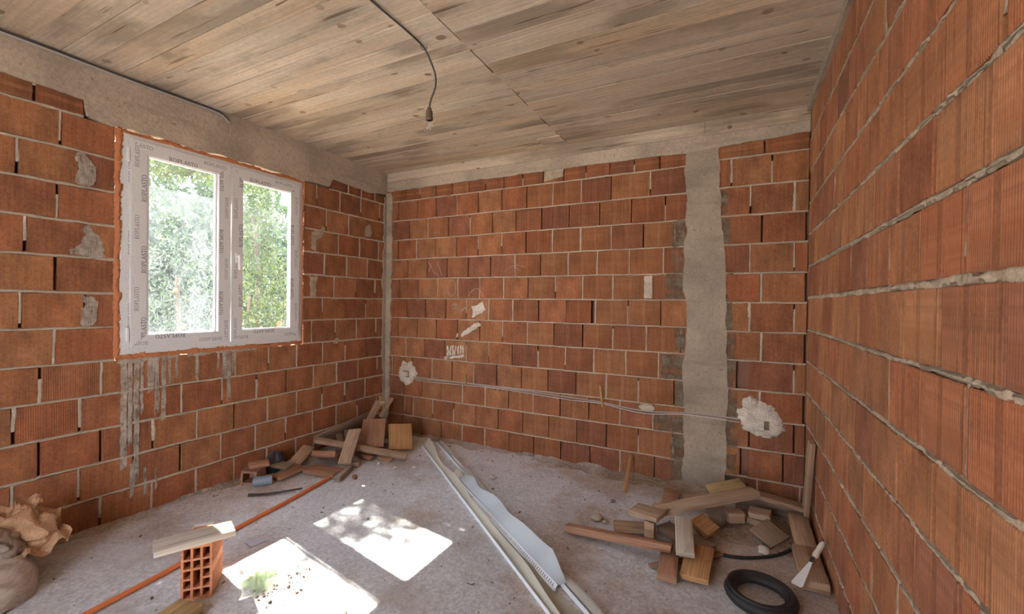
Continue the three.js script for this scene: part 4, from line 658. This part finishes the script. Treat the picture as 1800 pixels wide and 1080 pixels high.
// corner beads with fibreglass mesh wings, lying across the floor
{
  const white = std({ color: lin(.80, .83, .86), roughness: 0.45 });
  const wingMat = (c, o) => new THREE.MeshPhysicalMaterial({ color: lin(...c), roughness: 0.7, transmission: 0.35, thickness: 0, transparent: true, opacity: o, side: THREE.DoubleSide });
  const along = (a, b, n, f) => crumple(n, 5, (u, v) => f(V(a[0] + (b[0] - a[0]) * u, 0, a[1] + (b[1] - a[1]) * u), u, v));
  const dir = V(1.839, 0, 1.448).normalize(), side = V(1.448, 0, -1.839).normalize(); // side points away from the window wall, to the back right
  const angle = (g, a, b, wd, th) => { const len = Math.hypot(b[0] - a[0], b[1] - a[1]), s = new THREE.Shape([[0, 0], [wd, 0], [wd, th], [th, th], [th, wd], [0, wd]].map(([p, q]) => new THREE.Vector2(p, q))); const e = new THREE.ExtrudeGeometry(s, { depth: len, bevelEnabled: false }); const z = V(b[0] - a[0], 0, b[1] - a[1]).normalize(), y = V(0, 1, 0), x = V().crossVectors(y, z); e.applyMatrix4(new THREE.Matrix4().makeBasis(x, y, z)); e.translate(a[0], 0.001, a[1]); return part(g, 'angle_bar', e, white); };
  const A0 = [-2.548, -3.179], A1 = [-0.40, -1.492];
  const a = group('corner_bead', 'left white corner bead of the three, with a yellowish wavy mesh wing', 'corner bead'); angle(a, A0, A1, .022, .003);
  part(a, 'mesh_wing', along([A0[0] - 0.01, A0[1] - 0.02], A1, 120, (p, u, v) => { const h = (u < 0.22 ? 0.078 - 0.19 * u : 0.036) + 0.009 * Math.sin(u * 26), o = 0.012 + v * (0.030 + 0.012 * Math.sin(u * 19 + 1)); return [p.x + side.x * o, 0.004 + v * h, p.z + side.z * o]; }), wingMat([.74, .72, .58], 0.82));
  part(a, 'flat_wing', along([-1.25, -2.16], A1, 60, (p, u, v) => { const o = 0.02 + v * (0.05 + 0.07 * u); return [p.x + side.x * o, 0.006 + 0.006 * Math.sin(u * 15 + v * 3), p.z + side.z * o]; }), wingMat([.62, .60, .47], 0.7));
  const c = group('corner_bead', 'middle perforated corner bead with a tall pale blue-white mesh wing', 'corner bead');
  const C0 = [-1.893, -2.726], C1 = [-0.73, -1.887], len = Math.hypot(C1[0] - C0[0], C1[1] - C0[1]), s = new THREE.Shape([[0, 0], [len, 0], [len, .028], [0, .028]].map(([p, q]) => new THREE.Vector2(p, q)));
  for (let i = 0; i < 78; i++) { const x = 0.012 + i * (len - 0.024) / 78, h = new THREE.Path(); h.moveTo(x, .007); h.lineTo(x + .001, .021); h.lineTo(x + .0075, .021); h.lineTo(x + .0065, .007); s.holes.push(h); }
  { const e = new THREE.ExtrudeGeometry(s, { depth: .0015, bevelEnabled: false }), x = V(C1[0] - C0[0], 0, C1[1] - C0[1]).normalize(), y = V(side.x * 0.6, 0.8, side.z * 0.6).normalize(), z = V().crossVectors(x, y); e.applyMatrix4(new THREE.Matrix4().makeBasis(x, y, z)); e.translate(C0[0], 0.004, C0[1]); part(c, 'perforated_strip', e, white); }
  part(c, 'edge_bar', tube([[C0[0], .006, C0[1]], [C1[0], .006, C1[1]]], .006, 4, 8), white);
  part(c, 'mesh_wing', along([C0[0] + 0.01, C0[1] - 0.01], [C1[0], C1[1]], 90, (p, u, v) => { const e = Math.min(1, u * 7, (1 - u) * 9), o = 0.014 + v * (0.062 + 0.012 * Math.sin(u * 17)), h = 0.024 + v * (0.028 + 0.055 * u + 0.012 * Math.sin(u * 21)) * e; return [p.x + side.x * o, h, p.z + side.z * o]; }), wingMat([.72, .80, .84], 0.86));
  part(c, 'end_flap', along([C0[0] - 0.02, C0[1] - 0.01], [C0[0] + 0.05, C0[1] + 0.03], 8, (p, u, v) => [p.x + side.x * v * 0.1, 0.012 + 0.05 * Math.sin(v * 3.1) * (1 - u * 0.5), p.z + side.z * v * 0.1]), wingMat([.72, .70, .56], 0.8));
  const d = group('corner_bead', 'right white corner bead of the three, ending at the bottom of the picture', 'corner bead'); const D0 = [-2.504, -3.335], D1 = [-0.26, -1.575]; angle(d, D0, D1, .024, .003);
  part(d, 'ridge_bar', tube([[D0[0] + side.x * .03, .012, D0[1] + side.z * .03], [D1[0] + side.x * .03, .012, D1[1] + side.z * .03]], .006, 4, 8), white);
  part(d, 'mesh_wing', along(D0, D1, 110, (p, u, v) => { const o = 0.02 + v * 0.05, h = 0.010 + 0.02 * Math.sin(v * 3.1) * (1 + 0.5 * Math.sin(u * 24)); return [p.x + side.x * o, h, p.z + side.z * o]; }), wingMat([.70, .68, .58], 0.55));
}
// rubble
function stone(r, seed) { const g = mergeVertices(new THREE.IcosahedronGeometry(r, 2).deleteAttribute('normal').deleteAttribute('uv')), p = g.attributes.position; for (let i = 0; i < p.count; i++) { const k = 1 + 0.35 * n3(p.getX(i) / r * 1.3, p.getY(i) / r * 1.3, p.getZ(i) / r * 1.3 + seed); p.setXYZ(i, p.getX(i) * k, p.getY(i) * k * 0.6, p.getZ(i) * k); } return boxUV(toCreasedNormals(g, 0.5)); }
[[-2.277, -2.75, .020, 'white plaster chip nearest the corner beads', 'white'], [-2.416, -2.672, .014, 'small white plaster chip in front of the left pile', 'white'], [-2.589, -2.675, .016, 'plaster chip tucked under the long pale batten', 'white'], [-.747, -2.636, .032, 'grey rubble lump left of the right pile', 'grey'], [-.690, -2.62, .018, 'smaller rubble lump beside the grey one', 'grey'], [-1.63, -2.88, .022, 'white rubble lump just behind the corner beads', 'white'], [.156, -2.718, .030, 'yellowish plaster lump in front of the right hollow', 'white'], [.16, -3.36, .030, 'white plaster lump at the wall below the right socket', 'white'], [-.72, -2.93, .016, 'dark clod on the floor near the leaning stick', 'dark'], [-2.60, -1.30, .010, 'dark crumb on the floor left of the hollow brick', 'dark']].forEach(([x, z, r, label, k], i) => {
  const m = solo('rubble_stone', stone(r, i * 5.3), k === 'white' ? M.plaster : k === 'grey' ? M.mortarGrey : M.stainGrey, label, 'stone'); m.position.set(x, r * 0.5, z); m.rotation.y = i;
});
{
  const n = 620, im = new THREE.InstancedMesh(stone(0.0045, 3), M.mortarGrey, n), m = new THREE.Matrix4(), q = new THREE.Quaternion();
  for (let i = 0; i < n; i++) {
    let x, z; const k = rnd();
    if (k < 0.34) { x = rr(-2.4, 0.35); z = -B + 0.02 + Math.pow(rnd(), 2) * 0.45; } else if (k < 0.44) { x = -L + 0.02 + Math.pow(rnd(), 2) * 0.35; z = rr(-2.0, -0.6); } else if (k < 0.60) { x = -1.88 + rr(-0.16, 0.16) * rnd(); z = -1.33 + rr(-0.14, 0.14); } else { x = rr(-2.9, 0.3); z = rr(-3.2, -0.9); }
    const s = Math.pow(rnd(), 2.2) * 1.5 + 0.28; m.compose(V(x, 0.002 * s, z), q.setFromEuler(new THREE.Euler(rr(0, 6), rr(0, 6), rr(0, 6))), V(s, s, s)); im.setMatrixAt(i, m); const c = rr(0.25, 1.1); im.setColorAt(i, lin(c, c * 0.92, c * 0.84));
  }
  im.name = 'crumbs'; im.castShadow = im.receiveShadow = true; scene.add(im); tag(im, 'scattered crumbs of mortar and brick on the floor', 'crumbs', { kind: 'stuff' });
  const dust = (name, a, b, label, wd, hh) => { const g = crumple(150, 8, (u, v) => { const x = a[0] + (b[0] - a[0]) * u, z = a[1] + (b[1] - a[1]) * u, t = wd * (0.6 + 0.4 * n3(u * 14, 2, 5) + 0.25 * n3(u * 50, 4, 1)), o = v * t, h = hh * Math.pow(1 - v, 1.6) * (0.6 + 0.5 * n3(u * 20, v * 2, 7) + 0.3 * n3(u * 70, v * 8, 3)) - 0.001 * v; const nx = -(b[1] - a[1]), nz = b[0] - a[0], l = Math.hypot(nx, nz); return [x + nx / l * o, Math.max(-0.002, h), z + nz / l * o]; }); g.computeVertexNormals(); const m = solo(name, boxUV(g), M.dirt, label, 'dirt', { kind: 'stuff' }); };
  dust('dirt_ridge', [-3.2, -B], [R, -B], 'low ridge of dirt along the foot of the back wall', 0.20, 0.030); dust('dirt_ridge', [-L, -0.2], [-L, -3.4], 'thin ridge of dust along the foot of the left wall', 0.13, 0.022);
}

renderer.render(scene, camera);
